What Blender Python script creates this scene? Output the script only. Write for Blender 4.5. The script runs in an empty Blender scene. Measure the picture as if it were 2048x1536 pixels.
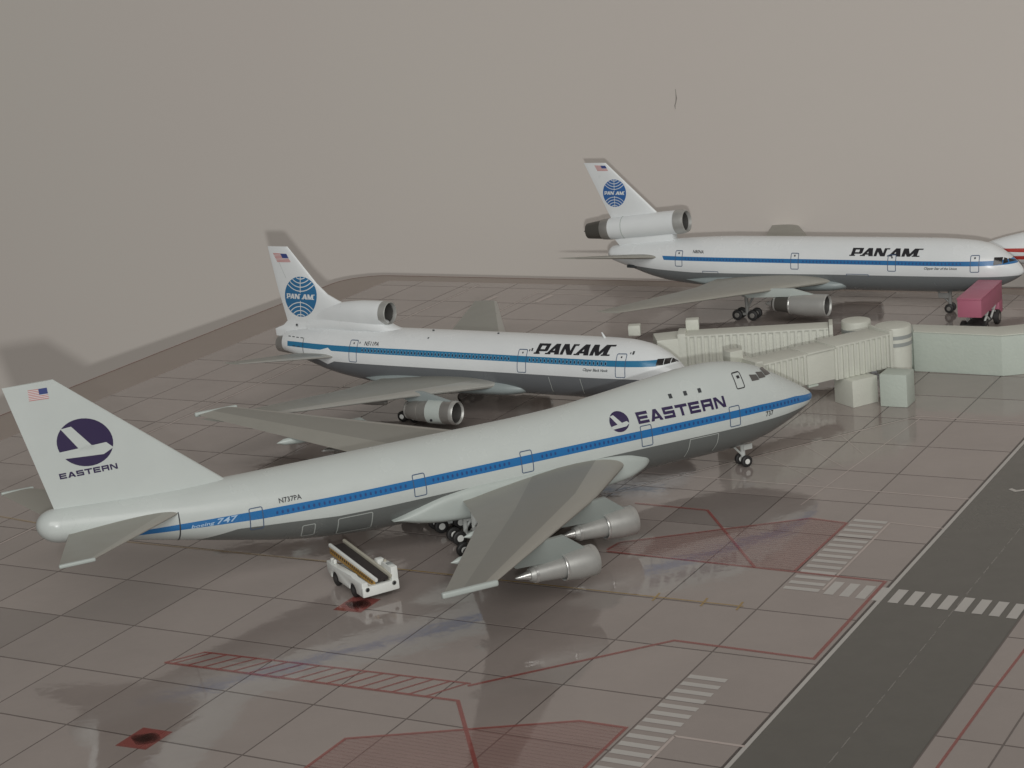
import bpy, bmesh, math, random
import numpy as np
from mathutils import Vector, Matrix
random.seed(7)
PI = math.pi
S = bpy.context.scene
COL = S.collection

# ------------------------------------------------------------------ camera, light, exposure (1 unit = 1 cm of the tabletop)
H, PITCH, ROLL, FPX = 13.065, .2563, -.0967, 3886.25
fw = Vector((0, math.cos(PITCH), -math.sin(PITCH)))
r0, u0 = Vector((1, 0, 0)), Vector((0, math.sin(PITCH), math.cos(PITCH)))
rt = math.cos(ROLL) * r0 + math.sin(ROLL) * u0
up = -math.sin(ROLL) * r0 + math.cos(ROLL) * u0
cam = bpy.data.cameras.new('camera')
cam.sensor_width = 36
cam.lens = 36 * FPX / 2048
cam.clip_start, cam.clip_end = .5, 2000
cam.dof.use_dof = True
cam.dof.focus_distance = 50
cam.dof.aperture_fstop = 90
co = bpy.data.objects.new('camera', cam)
COL.objects.link(co)
M = Matrix((rt, up, -fw)).transposed().to_4x4()
M.translation = Vector((0, 0, H))
co.matrix_world = M
S.camera = co

w = bpy.data.worlds.new('World')
S.world = w
w.use_nodes = True
wb = w.node_tree.nodes['Background']
wb.inputs[0].default_value = (1.0, .93, .88, 1)      # dim, even room light
wb.inputs[1].default_value = .085

# the telephone's own flash: a small lamp 1.3 cm under the lens (all shadows rise a little above their things)
fl = bpy.data.lights.new('flash', 'POINT')
fl.shadow_soft_size = .22
fl.color = (.985, 1, .985)
fl.energy = 40000
fl.use_nodes = True
nt = fl.node_tree
em = nt.nodes['Emission']
fo = nt.nodes.new('ShaderNodeLightFalloff')
fo.inputs['Strength'].default_value = 8.0 / 40000
fo.inputs['Smooth'].default_value = 0
nt.links.new(fo.outputs['Constant'], em.inputs['Strength'])
flo = bpy.data.objects.new('flash', fl)
COL.objects.link(flo)
flo.location = Vector((0, 0, H)) - up * 1.29 + rt * .22

# the lit room behind the photographer: one broad, soft source
ar = bpy.data.lights.new('room_light', 'AREA')
ar.shape, ar.size, ar.size_y = 'RECTANGLE', 300, 170
ar.energy = 590000
ar.color = (1, .985, .955)
aro = bpy.data.objects.new('room_light', ar)
COL.objects.link(aro)
aro.location = (15, -240, 190)
aro.rotation_euler = (Vector((4, 50, 2)) - aro.location).to_track_quat('-Z', 'Y').to_euler()

S.cycles.use_light_tree = False
S.view_settings.view_transform = 'Standard'
S.view_settings.look = 'None'
S.view_settings.exposure = .03
S.view_settings.gamma = 1

# ------------------------------------------------------------------ materials
def srgb(r, g, b):
    f = lambda c: c / 12.92 if c <= .04045 else ((c + .055) / 1.055) ** 2.4
    return (f(r / 255), f(g / 255), f(b / 255), 1)

def mat(name, col, rough=.4, metal=0, spec=.5, noise=0, nscale=5, bump=0, bscale=60, coat=0):
    m = bpy.data.materials.new(name)
    m.use_nodes = True
    nt = m.node_tree
    b = nt.nodes['Principled BSDF']
    b.inputs['Base Color'].default_value = col if len(col) == 4 else (*col, 1)
    b.inputs['Roughness'].default_value = rough
    b.inputs['Metallic'].default_value = metal
    b.inputs['Specular IOR Level'].default_value = spec
    b.inputs['Coat Weight'].default_value = coat
    if noise:
        tc = nt.nodes.new('ShaderNodeTexCoord')
        n = nt.nodes.new('ShaderNodeTexNoise')
        n.inputs['Scale'].default_value = nscale
        n.inputs['Detail'].default_value = 5
        nt.links.new(tc.outputs['Object'], n.inputs['Vector'])
        mx = nt.nodes.new('ShaderNodeMix')
        mx.data_type = 'RGBA'
        c = b.inputs['Base Color'].default_value[:]
        mx.inputs[6].default_value = tuple(v * (1 - noise) for v in c[:3]) + (1,)
        mx.inputs[7].default_value = tuple(min(1, v * (1 + noise)) for v in c[:3]) + (1,)
        nt.links.new(n.outputs['Fac'], mx.inputs[0])
        nt.links.new(mx.outputs[2], b.inputs['Base Color'])
        mr = nt.nodes.new('ShaderNodeMapRange')
        mr.inputs[3].default_value = max(.02, rough * .7)
        mr.inputs[4].default_value = min(1, rough * 1.35)
        nt.links.new(n.outputs['Fac'], mr.inputs[0])
        nt.links.new(mr.outputs[0], b.inputs['Roughness'])
    if bump:
        tc = nt.nodes.new('ShaderNodeTexCoord')
        n = nt.nodes.new('ShaderNodeTexNoise')
        n.inputs['Scale'].default_value = bscale
        n.inputs['Detail'].default_value = 4
        nt.links.new(tc.outputs['Object'], n.inputs['Vector'])
        bp = nt.nodes.new('ShaderNodeBump')
        bp.inputs['Strength'].default_value = bump
        bp.inputs['Distance'].default_value = .085
        nt.links.new(n.outputs['Fac'], bp.inputs['Height'])
        nt.links.new(bp.outputs[0], b.inputs['Normal'])
    return m

def curve_node(nt, src, pts, x0, x1, z0, z1):
    """piecewise straight function of src"""
    mr = nt.nodes.new('ShaderNodeMapRange')
    mr.inputs[1].default_value, mr.inputs[2].default_value = x0, x1
    nt.links.new(src, mr.inputs[0])
    fc = nt.nodes.new('ShaderNodeFloatCurve')
    cv = fc.mapping.curves[0]
    pts = sorted(pts)
    if pts[0][0] > x0: pts = [(x0, pts[0][1])] + pts
    if pts[-1][0] < x1: pts = pts + [(x1, pts[-1][1])]
    P = [((x - x0) / (x1 - x0), (z - z0) / (z1 - z0)) for x, z in pts]
    cv.points[0].location = P[0]
    cv.points[1].location = P[-1]
    for p in P[1:-1]: cv.points.new(*p)
    for p in cv.points: p.handle_type = 'VECTOR'
    fc.mapping.update()
    nt.links.new(mr.outputs[0], fc.inputs['Value'])
    m2 = nt.nodes.new('ShaderNodeMapRange')
    m2.inputs[3].default_value, m2.inputs[4].default_value = z0, z1
    nt.links.new(fc.outputs[0], m2.inputs[0])
    return m2.outputs[0]

def livery(name, white, blue, grey, belly, stripe_lo, stripe_hi, xmin, xmax, slant=0):
    """painted hull: white above, blue cheat line, grey belly (boundaries as functions of the station x)"""
    m = mat(name, white, rough=.33, spec=.5)
    nt = m.node_tree
    b = nt.nodes['Principled BSDF']
    N, Lk = nt.nodes.new, nt.links.new
    tc = N('ShaderNodeTexCoord')
    sp = N('ShaderNodeSeparateXYZ')
    Lk(tc.outputs['Object'], sp.inputs[0])
    X, Z = sp.outputs[0], sp.outputs[2]
    def math_(op, a, c):
        n = N('ShaderNodeMath')
        n.operation = op
        for k, v in enumerate((a, c)):
            if isinstance(v, (int, float)): n.inputs[k].default_value = v
            else: Lk(v, n.inputs[k])
        return n.outputs[0]
    fb = math_('LESS_THAN', Z, curve_node(nt, X, belly, -72, 2, 0, 12))
    lo, hi = curve_node(nt, X, stripe_lo, -72, 2, 0, 12), curve_node(nt, X, stripe_hi, -72, 2, 0, 12)
    fs = math_('MULTIPLY', math_('GREATER_THAN', Z, lo), math_('LESS_THAN', Z, hi))
    xs = math_('ADD', X, math_('MULTIPLY', Z, slant))
    fs = math_('MULTIPLY', fs, math_('MULTIPLY', math_('GREATER_THAN', xs, xmin + slant * 6.2), math_('LESS_THAN', X, xmax)))
    n = N('ShaderNodeTexNoise')
    n.inputs['Scale'].default_value = .35
    n.inputs['Detail'].default_value = 6
    Lk(tc.outputs['Object'], n.inputs['Vector'])
    def mix(f, a, c):
        x = N('ShaderNodeMix')
        x.data_type = 'RGBA'
        Lk(f, x.inputs[0])
        for k, v in ((6, a), (7, c)):
            if isinstance(v, tuple): x.inputs[k].default_value = v
            else: Lk(v, x.inputs[k])
        return x.outputs[2]
    wv = mix(n.outputs['Fac'], tuple(v * .95 for v in white[:3]) + (1,), tuple(min(1, v * 1.04) for v in white[:3]) + (1,))
    c = mix(fs, mix(fb, wv, grey), blue)
    Lk(c, b.inputs['Base Color'])
    mr = N('ShaderNodeMapRange')
    mr.inputs[3].default_value, mr.inputs[4].default_value = .17, .34
    Lk(n.outputs['Fac'], mr.inputs[0])
    Lk(mr.outputs[0], b.inputs['Roughness'])
    return m

W747 = (.565, .605, .585, 1)
WPAN = (.73, .755, .76, 1)
BLUE747, BLUEL, BLUED = (.028, .165, .41, 1), (.03, .185, .345, 1), (.035, .165, .38, 1)
GREY747, GREYL, GREYD = (.145, .155, .15, 1), (.145, .155, .165, 1), (.17, .185, .19, 1)
M_white747 = mat('white_enamel', W747, .33, noise=.04, nscale=.4)
M_whitepan = mat('gloss_white_enamel', WPAN, .3, noise=.03, nscale=.4)
M_fairing = mat('pale_grey_enamel', (.455, .50, .475), .4, noise=.04, nscale=.5)
M_fairingL = mat('blue_grey_enamel', (.27, .31, .31), .4, noise=.04, nscale=.5)
M_wing = mat('wing_grey', (.33, .322, .285), .5, noise=.05, nscale=.5)
M_wingdk = mat('wing_panel_grey', (.245, .24, .21), .5, noise=.05, nscale=.5)
M_wingle = mat('wing_edge_grey', (.365, .355, .315), .42, noise=.05, nscale=.5)
M_wingL = mat('wing_grey_dark', (.29, .292, .262), .42, noise=.06, nscale=.5)
M_wingLle = mat('wing_edge_metal', (.42, .42, .39), .3, .3, noise=.05, nscale=.5)
M_metal = mat('silver_paint', (.44, .44, .42), .42, .45, noise=.06, nscale=1.2)
M_bright = mat('bright_metal', (.62, .62, .60), .28, .7)
M_metaldk = mat('dull_metal', (.34, .33, .31), .42, .6, noise=.06, nscale=1)
M_exh = mat('dark_exhaust', (.10, .095, .085), .45, .4)
M_throat = mat('intake_dark', (.075, .072, .068), .5, .2)
M_pylon = mat('pylon_grey', (.25, .275, .26), .42, noise=.05, nscale=.6)
M_black = mat('rubber_black', (.022, .021, .021), .55, noise=.2, nscale=2)
M_strut = mat('gear_white', (.55, .57, .55), .4)
M_strutdk = mat('gear_grey', (.25, .25, .24), .45)
M_hub = mat('hub_white', (.72, .73, .70), .4)
M_navy = mat('purple_ink', (.034, .022, .075), .4)
M_ink = mat('black_ink', (.022, .022, .026), .4)
M_line = mat('blue_grey_line', (.07, .11, .19), .4)
M_linegrey = mat('dark_grey_line', (.05, .055, .06), .4)
M_panel = mat('pale_panel_line', (.42, .45, .43), .4)
M_globe = mat('globe_blue', (.035, .16, .33), .35)
M_globeD = mat('globe_blue_bright', (.035, .13, .36), .35)
M_whiteink = mat('white_ink', (.70, .73, .735), .35)
M_paleblueink = mat('pale_blue_ink', (.42, .58, .75), .4)
M_flagred = mat('flag_red', (.52, .10, .09), .4)
M_flagredpale = mat('flag_red_pale', (.55, .22, .21), .4)
M_flagblue = mat('flag_blue', (.05, .07, .22), .4)
M_win747 = mat('window_ink_blue', (.026, .07, .22), .4)
M_winL = mat('window_ink_navy', (.006, .02, .05), .4)
M_winrim = mat('window_rim_blue', (.20, .36, .52), .4)
M_glass = mat('windscreen_black', (.028, .026, .026), .15)
M_glass747 = mat('windscreen_grey', (.10, .095, .09), .3)
M_resin = mat('cream_resin', (.575, .585, .52), .5, noise=.05, nscale=2.2, bump=.12, bscale=14)
M_resinpale = mat('pale_resin', (.47, .52, .465), .5, noise=.05, nscale=2, bump=.12, bscale=12)
M_band = mat('grey_band', (.30, .32, .31), .5)
M_loader = mat('loader_white', (.74, .76, .73), .3)
M_loaderpale = mat('loader_pale', (.42, .40, .33), .45)
M_yellow = mat('ochre_side', (.40, .235, .06), .5, noise=.1, nscale=4)
M_belt = mat('dark_belt', (.03, .024, .022), .6)
M_pink = mat('pink_plastic', (.43, .135, .20), .45, noise=.05, nscale=3)
M_chassis = mat('dark_chassis', (.05, .05, .05), .5)
M_redstripe = mat('red_stripe', (.42, .04, .03), .35)

# ------------------------------------------------------------------ object helpers
def link(name, me, m=None, parent=None, **props):
    o = bpy.data.objects.new(name, me)
    COL.objects.link(o)
    if m is not None and me is not None:
        for mm in (m if isinstance(m, (list, tuple)) else [m]): me.materials.append(mm)
    if parent: o.parent = parent
    for k, v in props.items(): o[k] = v
    return o

def empty(name, label, category, loc=(0, 0, 0), rot=(0, 0, 0), scale=1, **props):
    o = bpy.data.objects.new(name, None)
    COL.objects.link(o)
    o.empty_display_size = .3
    o.location, o.rotation_euler, o.scale = loc, rot, (scale,) * 3
    o['label'], o['category'] = label, category
    for k, v in props.items(): o[k] = v
    return o

def pymesh(name, V, F, smooth=False, mi=None):
    me = bpy.data.meshes.new(name)
    me.from_pydata([tuple(v) for v in V], [], F)
    if smooth: me.polygons.foreach_set('use_smooth', [True] * len(F))
    if mi is not None: me.polygons.foreach_set('material_index', mi)
    me.update()
    return me

def recalc(me):
    bm = bmesh.new()
    bm.from_mesh(me)
    bmesh.ops.recalc_face_normals(bm, faces=bm.faces)
    bm.to_mesh(me)
    bm.free()
    return me

def smooth_by_angle(me, deg=40):
    bm = bmesh.new()
    bm.from_mesh(me)
    bmesh.ops.recalc_face_normals(bm, faces=bm.faces)
    for f in bm.faces: f.smooth = True
    for e in bm.edges:
        e.smooth = len(e.link_faces) == 2 and e.calc_face_angle(0) < math.radians(deg)
    bm.to_mesh(me)
    bm.free()
    return me

def box(name, size, center, m, parent=None, bev=.02, rotz=0, seg=2, **props):
    bm = bmesh.new()
    bmesh.ops.create_cube(bm, size=1)
    for v in bm.verts: v.co = Vector((v.co.x * size[0], v.co.y * size[1], v.co.z * size[2]))
    if bev: bmesh.ops.bevel(bm, geom=bm.edges[:], offset=bev, segments=seg, profile=.6, affect='EDGES')
    if rotz: bmesh.ops.rotate(bm, verts=bm.verts[:], cent=(0, 0, 0), matrix=Matrix.Rotation(rotz, 3, 'Z'))
    bmesh.ops.translate(bm, verts=bm.verts[:], vec=Vector(center))
    me = bpy.data.meshes.new(name)
    bm.to_mesh(me)
    bm.free()
    smooth_by_angle(me, 50)
    return link(name, me, m, parent, **props)

def prism(name, poly, z0, z1, m, parent=None, bev=.02, **props):
    bm = bmesh.new()
    vs = [bm.verts.new((x, y, z0)) for x, y in poly]
    f = bm.faces.new(vs)
    r = bmesh.ops.extrude_face_region(bm, geom=[f])
    bmesh.ops.translate(bm, verts=[e for e in r['geom'] if isinstance(e, bmesh.types.BMVert)], vec=(0, 0, z1 - z0))
    bmesh.ops.recalc_face_normals(bm, faces=bm.faces[:])
    if bev: bmesh.ops.bevel(bm, geom=bm.edges[:], offset=bev, segments=2, profile=.6, affect='EDGES')
    me = bpy.data.meshes.new(name)
    bm.to_mesh(me)
    bm.free()
    smooth_by_angle(me, 50)
    return link(name, me, m, parent, **props)

def lathe_mesh(name, prof, n=40, axis='x', c=(0, 0, 0), ends='cap'):
    """prof: (along, radius) pairs; solid of revolution about an axis through c"""
    V, F = [], []
    for a, r in prof:
        for k in range(n):
            t = 2 * PI * k / n
            p = (a, r * math.cos(t), r * math.sin(t))
            if axis == 'z': p = (p[1], p[2], p[0])
            if axis == 'y': p = (p[1], p[0], p[2])
            V.append((p[0] + c[0], p[1] + c[1], p[2] + c[2]))
    for i in range(len(prof) - 1):
        for k in range(n):
            F.append((i * n + k, i * n + (k + 1) % n, (i + 1) * n + (k + 1) % n, (i + 1) * n + k))
    if ends == 'cap':
        if prof[0][1] > 1e-4: F.append(tuple(range(n)))
        if prof[-1][1] > 1e-4: F.append(tuple(range((len(prof) - 1) * n, len(prof) * n)))
    if ends == 'ring':
        i = (len(prof) - 1) * n
        for k in range(n): F.append((i + k, i + (k + 1) % n, (k + 1) % n, k))
    me = pymesh(name, V, F)
    return smooth_by_angle(me, 35)

RINGS = {'intake_lip', 'engine', 'centre_engine', 'tail_exhaust', 'nozzle_ring', 'cowl_band', 'rotunda_band', 'seam', 'headlight_ring'}
OPEN = {'fan_face', 'intake_throat', 'exhaust_nozzle'}
def lathe(name, prof, m, parent=None, n=40, axis='x', c=(0, 0, 0), **props):
    return link(name, lathe_mesh(name, prof, n, axis, c, 'ring' if name in RINGS else 'open' if name in OPEN else 'cap'), m, parent, **props)

def tube(name, p, q, r0, r1, m, parent=None, n=12):
    p, q = Vector(p), Vector(q)
    d = (q - p).normalized()
    a = d.orthogonal().normalized()
    b = d.cross(a)
    V = []
    for c, r in ((p, r0), (q, r1)):
        for k in range(n):
            t = 2 * PI * k / n
            V.append(c + a * r * math.cos(t) + b * r * math.sin(t))
    F = [(k, (k + 1) % n, n + (k + 1) % n, n + k) for k in range(n)] + [tuple(range(n)), tuple(range(n, 2 * n))]
    return link(name, smooth_by_angle(pymesh(name, V, F), 40), m, parent)

def pchip(xs, ys, x):
    xs, ys = np.array(xs, float), np.array(ys, float)
    h = np.diff(xs)
    d = np.diff(ys) / h
    m = np.zeros(len(xs))
    m[0], m[-1] = d[0], d[-1]
    for i in range(1, len(xs) - 1):
        if d[i - 1] * d[i] > 0:
            w1, w2 = 2 * h[i] + h[i - 1], h[i] + 2 * h[i - 1]
            m[i] = (w1 + w2) / (w1 / d[i - 1] + w2 / d[i])
    i = int(np.clip(np.searchsorted(xs, x) - 1, 0, len(xs) - 2))
    t = (x - xs[i]) / h[i]
    return float((2 * t**3 - 3 * t**2 + 1) * ys[i] + (t**3 - 2 * t**2 + t) * h[i] * m[i] + (-2 * t**3 + 3 * t**2) * ys[i + 1] + (t**3 - t**2) * h[i] * m[i + 1])

# ------------------------------------------------------------------ aircraft parts (local metres of the real aircraft, nose at +x)
class Hull:
    """table rows: x, top, centre, bottom, half width.  egg section: two half ellipses joined at the centre height"""
    def __init__(s, tab, cap=0, stations=150):
        s.x0, s.x1, s.cap = tab[0][0], tab[-1][0], cap
        s.t = [math.sqrt(max(0, s.x0 - r[0])) for r in tab]
        s.cols = [[r[k] for r in tab] for k in range(1, 5)]
        s.n = stations
    def sec(s, x):
        x = min(s.x0, max(s.x1, x))
        t = math.sqrt(max(0, s.x0 - x))
        tp, c, b, hw = [pchip(s.t, cc, t) for cc in s.cols]
        if s.cap and x < s.x1 + s.cap:
            k = math.sqrt(max(0, 1 - ((s.x1 + s.cap - x) / s.cap) ** 2))
            tp, b, hw = c + (tp - c) * k, c - (c - b) * k, hw * k
        return tp, c, b, hw
    def y(s, x, z):
        tp, c, b, hw = s.sec(x)
        a = (tp - c) if z > c else (c - b)
        q = 1 - ((z - c) / max(a, 1e-6)) ** 2
        return hw * math.sqrt(q) if q > 0 else 0.0
    def pt(s, x, z, side, off):
        y = s.y(x, z)
        e = .02
        # outward normal by finite differences
        dyx = (s.y(x + e, z) - s.y(x - e, z)) / (2 * e)
        dyz = (s.y(x, z + e) - s.y(x, z - e)) / (2 * e)
        n = Vector((-dyx, 1, -dyz)).normalized()
        return Vector((x + n.x * off, side * (y + n.y * off), z + n.z * off))
    def mesh(s, name, nr=96):
        V, F = [], []
        T = math.sqrt(s.x0 - s.x1)
        xs = [s.x0 - (T * k / s.n) ** 2 for k in range(s.n + 1)]
        xs = [x for x in xs if x > s.x1 + s.cap] + [s.x1 + s.cap * (1 - math.sin(PI / 2 * k / 14)) for k in range(15)] if s.cap else xs
        xs[0] = s.x0 - .004
        for x in xs:
            tp, c, b, hw = s.sec(x)
            for k in range(nr):
                t = 2 * PI * k / nr
                sz = math.sin(t)
                V.append((x, hw * math.cos(t), c + sz * ((tp - c) if sz > 0 else (c - b))))
        m = len(xs)
        for i in range(m - 1):
            for k in range(nr):
                F.append((i * nr + k, i * nr + (k + 1) % nr, (i + 1) * nr + (k + 1) % nr, (i + 1) * nr + k))
        F.append(tuple(range(nr)))
        F.append(tuple(range((m - 1) * nr, m * nr)))
        me = pymesh(name, V, F)
        return smooth_by_angle(me, 60)

def foil(t, tr):
    return 5 * tr * (.2969 * math.sqrt(max(t, 0)) - .126 * t - .3516 * t * t + .2843 * t**3 - .1036 * t**4)

CH = [0, .006, .02, .045, .08, .13, .2, .3, .42, .54, .66, .78, .88, .95, 1]

def wing(name, secs, mats, parent, vertical=False, zones=(.11, .68), nspan=14, line=None):
    """secs: (xLE, y, z, chord, thickness ratio) from root to tip; vertical: thickness in y instead of z"""
    V, F, MI = [], [], []
    loop = [(t, 1) for t in CH[::-1]] + [(t, -1) for t in CH[1:-1]]
    rows = []
    for a, b in zip(secs[:-1], secs[1:]):
        for k in range(nspan):
            u = k / nspan
            rows.append([a[i] + (b[i] - a[i]) * u for i in range(5)])
    rows.append(list(secs[-1]))
    n = len(loop)
    for x, y, z, c, tr in rows:
        for t, sg in loop:
            h = max(foil(t, tr), .004) * c * sg
            if vertical: V.append((x - t * c, y + h, z))
            else: V.append((x - t * c, y, z + h * (1.0 if sg > 0 else .75)))
    for i in range(len(rows) - 1):
        for k in range(n):
            F.append((i * n + k, i * n + (k + 1) % n, (i + 1) * n + (k + 1) % n, (i + 1) * n + k))
            t = .5 * (loop[k][0] + loop[(k + 1) % n][0])
            if line:
                r_ = rows[i]
                lx = line[0] + (line[1] - line[0]) * (abs(r_[1]) - abs(rows[0][1])) / (abs(rows[-1][1]) - abs(rows[0][1]))
                MI.append(1 if t < zones[0] else (2 if r_[0] - t * r_[3] > lx else 0))
            else: MI.append(1 if t < zones[0] else (2 if t < zones[1] else 0))
    F += [tuple(range(n)), tuple(range((len(rows) - 1) * n, len(rows) * n))]
    MI += [0, 0]
    me = pymesh(name, V, F, mi=MI)
    smooth_by_angle(me, 35)
    return link(name, me, mats, parent)

class FinSurf:
    """sides of a fin given by its levels, for decals"""
    def __init__(s, *secs): s.s = secs
    def pt(s, x, z, side, off):
        k = 0
        while k < len(s.s) - 2 and z > s.s[k + 1][2]: k += 1
        a, b = s.s[k], s.s[k + 1]
        u = (z - a[2]) / (b[2] - a[2])
        xl, c, tr = [a[i] + (b[i] - a[i]) * u for i in (0, 3, 4)]
        t = min(1, max(0, (xl - x) / c))
        return Vector((x, side * (max(foil(t, tr), .004) * c + off), z))

def decal(name, surf, polys, m, parent, off=.02, step=.25, side=-1, **props):
    """polys: quads (4 points x,z) or longer fans laid on the surface, subdivided so that they follow it"""
    V, F = [], []
    for P in polys:
        quads = [P] if len(P) == 4 else [[P[0], P[i], P[i + 1], P[i + 1]] for i in range(1, len(P) - 1)]
        for A, B, C, D in quads:
            l1 = max(math.dist(A, B), math.dist(D, C))
            l2 = max(math.dist(A, D), math.dist(B, C))
            n1, n2 = max(1, int(math.ceil(l1 / step))), max(1, int(math.ceil(l2 / step)))
            b0 = len(V)
            for j in range(n2 + 1):
                for i in range(n1 + 1):
                    u, v = i / n1, j / n2
                    x = (A[0] * (1 - u) + B[0] * u) * (1 - v) + (D[0] * (1 - u) + C[0] * u) * v
                    z = (A[1] * (1 - u) + B[1] * u) * (1 - v) + (D[1] * (1 - u) + C[1] * u) * v
                    V.append(surf.pt(x, z, side, off))
            for j in range(n2):
                for i in range(n1):
                    a = b0 + j * (n1 + 1) + i
                    F.append((a, a + 1, a + n1 + 2, a + n1 + 1))
    me = pymesh(name, V, F)
    bm = bmesh.new()
    bm.from_mesh(me)
    bmesh.ops.dissolve_degenerate(bm, dist=1e-5, edges=bm.edges[:])
    bm.normal_update()
    for f in bm.faces:
        if f.normal.y * side < 0: f.normal_flip()
        f.smooth = True
    bm.to_mesh(me)
    bm.free()
    return link(name, me, m, parent, **props)

def rect(x0, z0, x1, z1): return [(x0, z0), (x1, z0), (x1, z1), (x0, z1)]

def frame_polys(x0, z0, x1, z1, t, r=.16):
    """rounded rectangle outline as ribbons"""
    pts = []
    for cx, cz, a0 in ((x1 - r, z1 - r, 0), (x0 + r, z1 - r, 90), (x0 + r, z0 + r, 180), (x1 - r, z0 + r, 270)):
        for k in range(5):
            a = math.radians(a0 + 22.5 * k)
            pts.append((cx, cz, math.cos(a), math.sin(a)))
    out = []
    for i in range(len(pts)):
        a, b = pts[i], pts[(i + 1) % len(pts)]
        p = lambda q, rr: (q[0] + q[2] * rr, q[1] + q[3] * rr)
        out.append([p(a, r), p(b, r), p(b, r - t), p(a, r - t)])
    return out

def ribbon(pts, t):
    out = []
    for a, b in zip(pts[:-1], pts[1:]):
        d = Vector((b[0] - a[0], b[1] - a[1]))
        if d.length < 1e-6: continue
        n = Vector((-d.y, d.x)).normalized() * t / 2
        out.append([(a[0] - n.x, a[1] - n.y), (b[0] - n.x, b[1] - n.y), (b[0] + n.x, b[1] + n.y), (a[0] + n.x, a[1] + n.y)])
    return out

# letters as convex pieces in a unit box (x right, y up)
def G(ch):
    t, v = .255, .215
    q = lambda *a: [tuple(p) for p in a]
    R = lambda x0, y0, x1, y1: rect(x0, y0, x1, y1)
    if ch == 'E': return [R(0, 0, v, 1), R(v, 0, .98, t), R(v, .385, .92, .385 + t * .95), R(v, 1 - t, .98, 1)]
    if ch == 'A': return [q((-.04, 0), (.24, 0), (.64, 1), (.36, 1)), q((.76, 0), (1.04, 0), (.64, 1), (.44, .85)), R(.16, .18, .84, .37)]
    if ch == 'S': return [R(0, 0, 1, t), R(.06, .38, 1, .38 + t), R(0, 1 - t, .97, 1), R(0, .42, v, .97), R(1 - v, .03, 1, .6)]
    if ch == 'T': return [R(-.03, 1 - t, 1.03, 1), R(.385, 0, .385 + v * 1.08, 1 - t)]
    if ch == 'R': return [R(0, 0, v, 1), R(v, 1 - t, .96, 1), R(.98 - v, .0, .99, .97), R(v, .34, .9, .34 + t)]
    if ch == 'N': return [R(0, 0, v, 1), R(1 - v, 0, 1, 1), q((0, 1), (.28, 1), (1, 0), (.72, 0))]
    # slanted display letters
    if ch == 'p': return [R(.02, 0, .32, 1), R(-.10, 0, .42, .15), R(.0, .80, .97, 1), R(.68, .34, 1.0, .96), R(.30, .28, .92, .48)]
    if ch == 'a': return [q((-.12, 0), (.16, 0), (.66, 1), (.36, 1)), q((.58, 0), (.98, 0), (.74, 1), (.36, 1)), R(.16, .18, .82, .37), R(-.20, 0, .26, .14)]
    if ch == 'n': return [R(-.02, 0, .24, 1), R(.74, 0, .98, 1), q((-.02, 1), (.38, 1), (.98, 0), (.58, 0)), R(.74, .86, 1.22, 1)]
    if ch == 'm': return [R(-.03, 0, .22, 1), R(.82, .0, 1.12, 1), q((-.03, 1), (.32, 1), (.58, .22), (.38, .0)), q((.78, 1), (1.12, 1), (.60, .0), (.38, .0)), R(1.1, .86, 1.42, 1), R(.74, 0, 1.32, .14)]
    return []

def word(txt, x0, z0, width, height, gap=.12, shear=0.0, slope=0.0, widths=None):
    """pieces of a word, left to right along +x"""
    wd = [(widths or {}).get(c, 1.0) for c in txt]
    cw = width / (sum(wd) + gap * (len(txt) - 1))
    out, x = [], x0
    for c, wf in zip(txt, wd):
        for P in G(c):
            out.append([(x + px * wf * cw + pz * height * shear, z0 + pz * height + slope * (x + px * wf * cw - x0)) for px, pz in P])
        x += (wf + gap) * cw
    return out

def print_text(name, txt, surf, x0, z0, height, m, parent, width=None, shear=0.0, slope=0, off=.022, side=-1):
    """small print from the built-in typeface, wrapped onto the surface"""
    cu = bpy.data.curves.new(name, 'FONT')
    cu.body = txt
    cu.resolution_u = 2
    cu.offset = .018
    ob = bpy.data.objects.new(name, cu)
    COL.objects.link(ob)
    bpy.context.view_layer.update()
    me0 = ob.evaluated_get(bpy.context.evaluated_depsgraph_get()).to_mesh()
    vs = [v.co.copy() for v in me0.vertices]
    fs = [tuple(p.vertices) for p in me0.polygons]
    bpy.data.objects.remove(ob)
    bpy.data.curves.remove(cu)
    w = max(v.x for v in vs) or 1
    sx = (width / w) if width else height / .7
    V = [surf.pt(x0 + v.x * sx + v.y / .7 * height * shear, z0 + v.y / .7 * height + slope * v.x * sx, side, off) for v in vs]
    me = pymesh(name, V, fs)
    bm = bmesh.new()
    bm.from_mesh(me)
    bm.normal_update()
    for f in bm.faces:
        if f.normal.y * side < 0: f.normal_flip()
    bm.to_mesh(me)
    bm.free()
    return link(name, me, m, parent)

def window_row(name, surf, spans, z, m, parent, w=.20, h=.30, rim=None, pitch=.52, slope=0):
    P, Q = [], []
    for a, b in spans:
        n = max(1, int(round(abs(b - a) / pitch)))
        for k in range(n + 1):
            x = a + (b - a) * k / n
            zz = z(x) if callable(z) else z + slope * x
            el = lambda s: [(x + s * w / 2 * math.cos(t), zz + s * h / 2 * math.sin(t)) for t in [2 * PI * i / 8 + .39 for i in range(8)]]
            P.append(el(1))
            if rim: Q.append(el(1.45))
    if rim: decal(name + '_rims', surf, Q, rim, parent, off=.02, step=9, kind='stuff')
    return decal(name, surf, P, m, parent, off=.03, step=9, kind='stuff')

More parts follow.
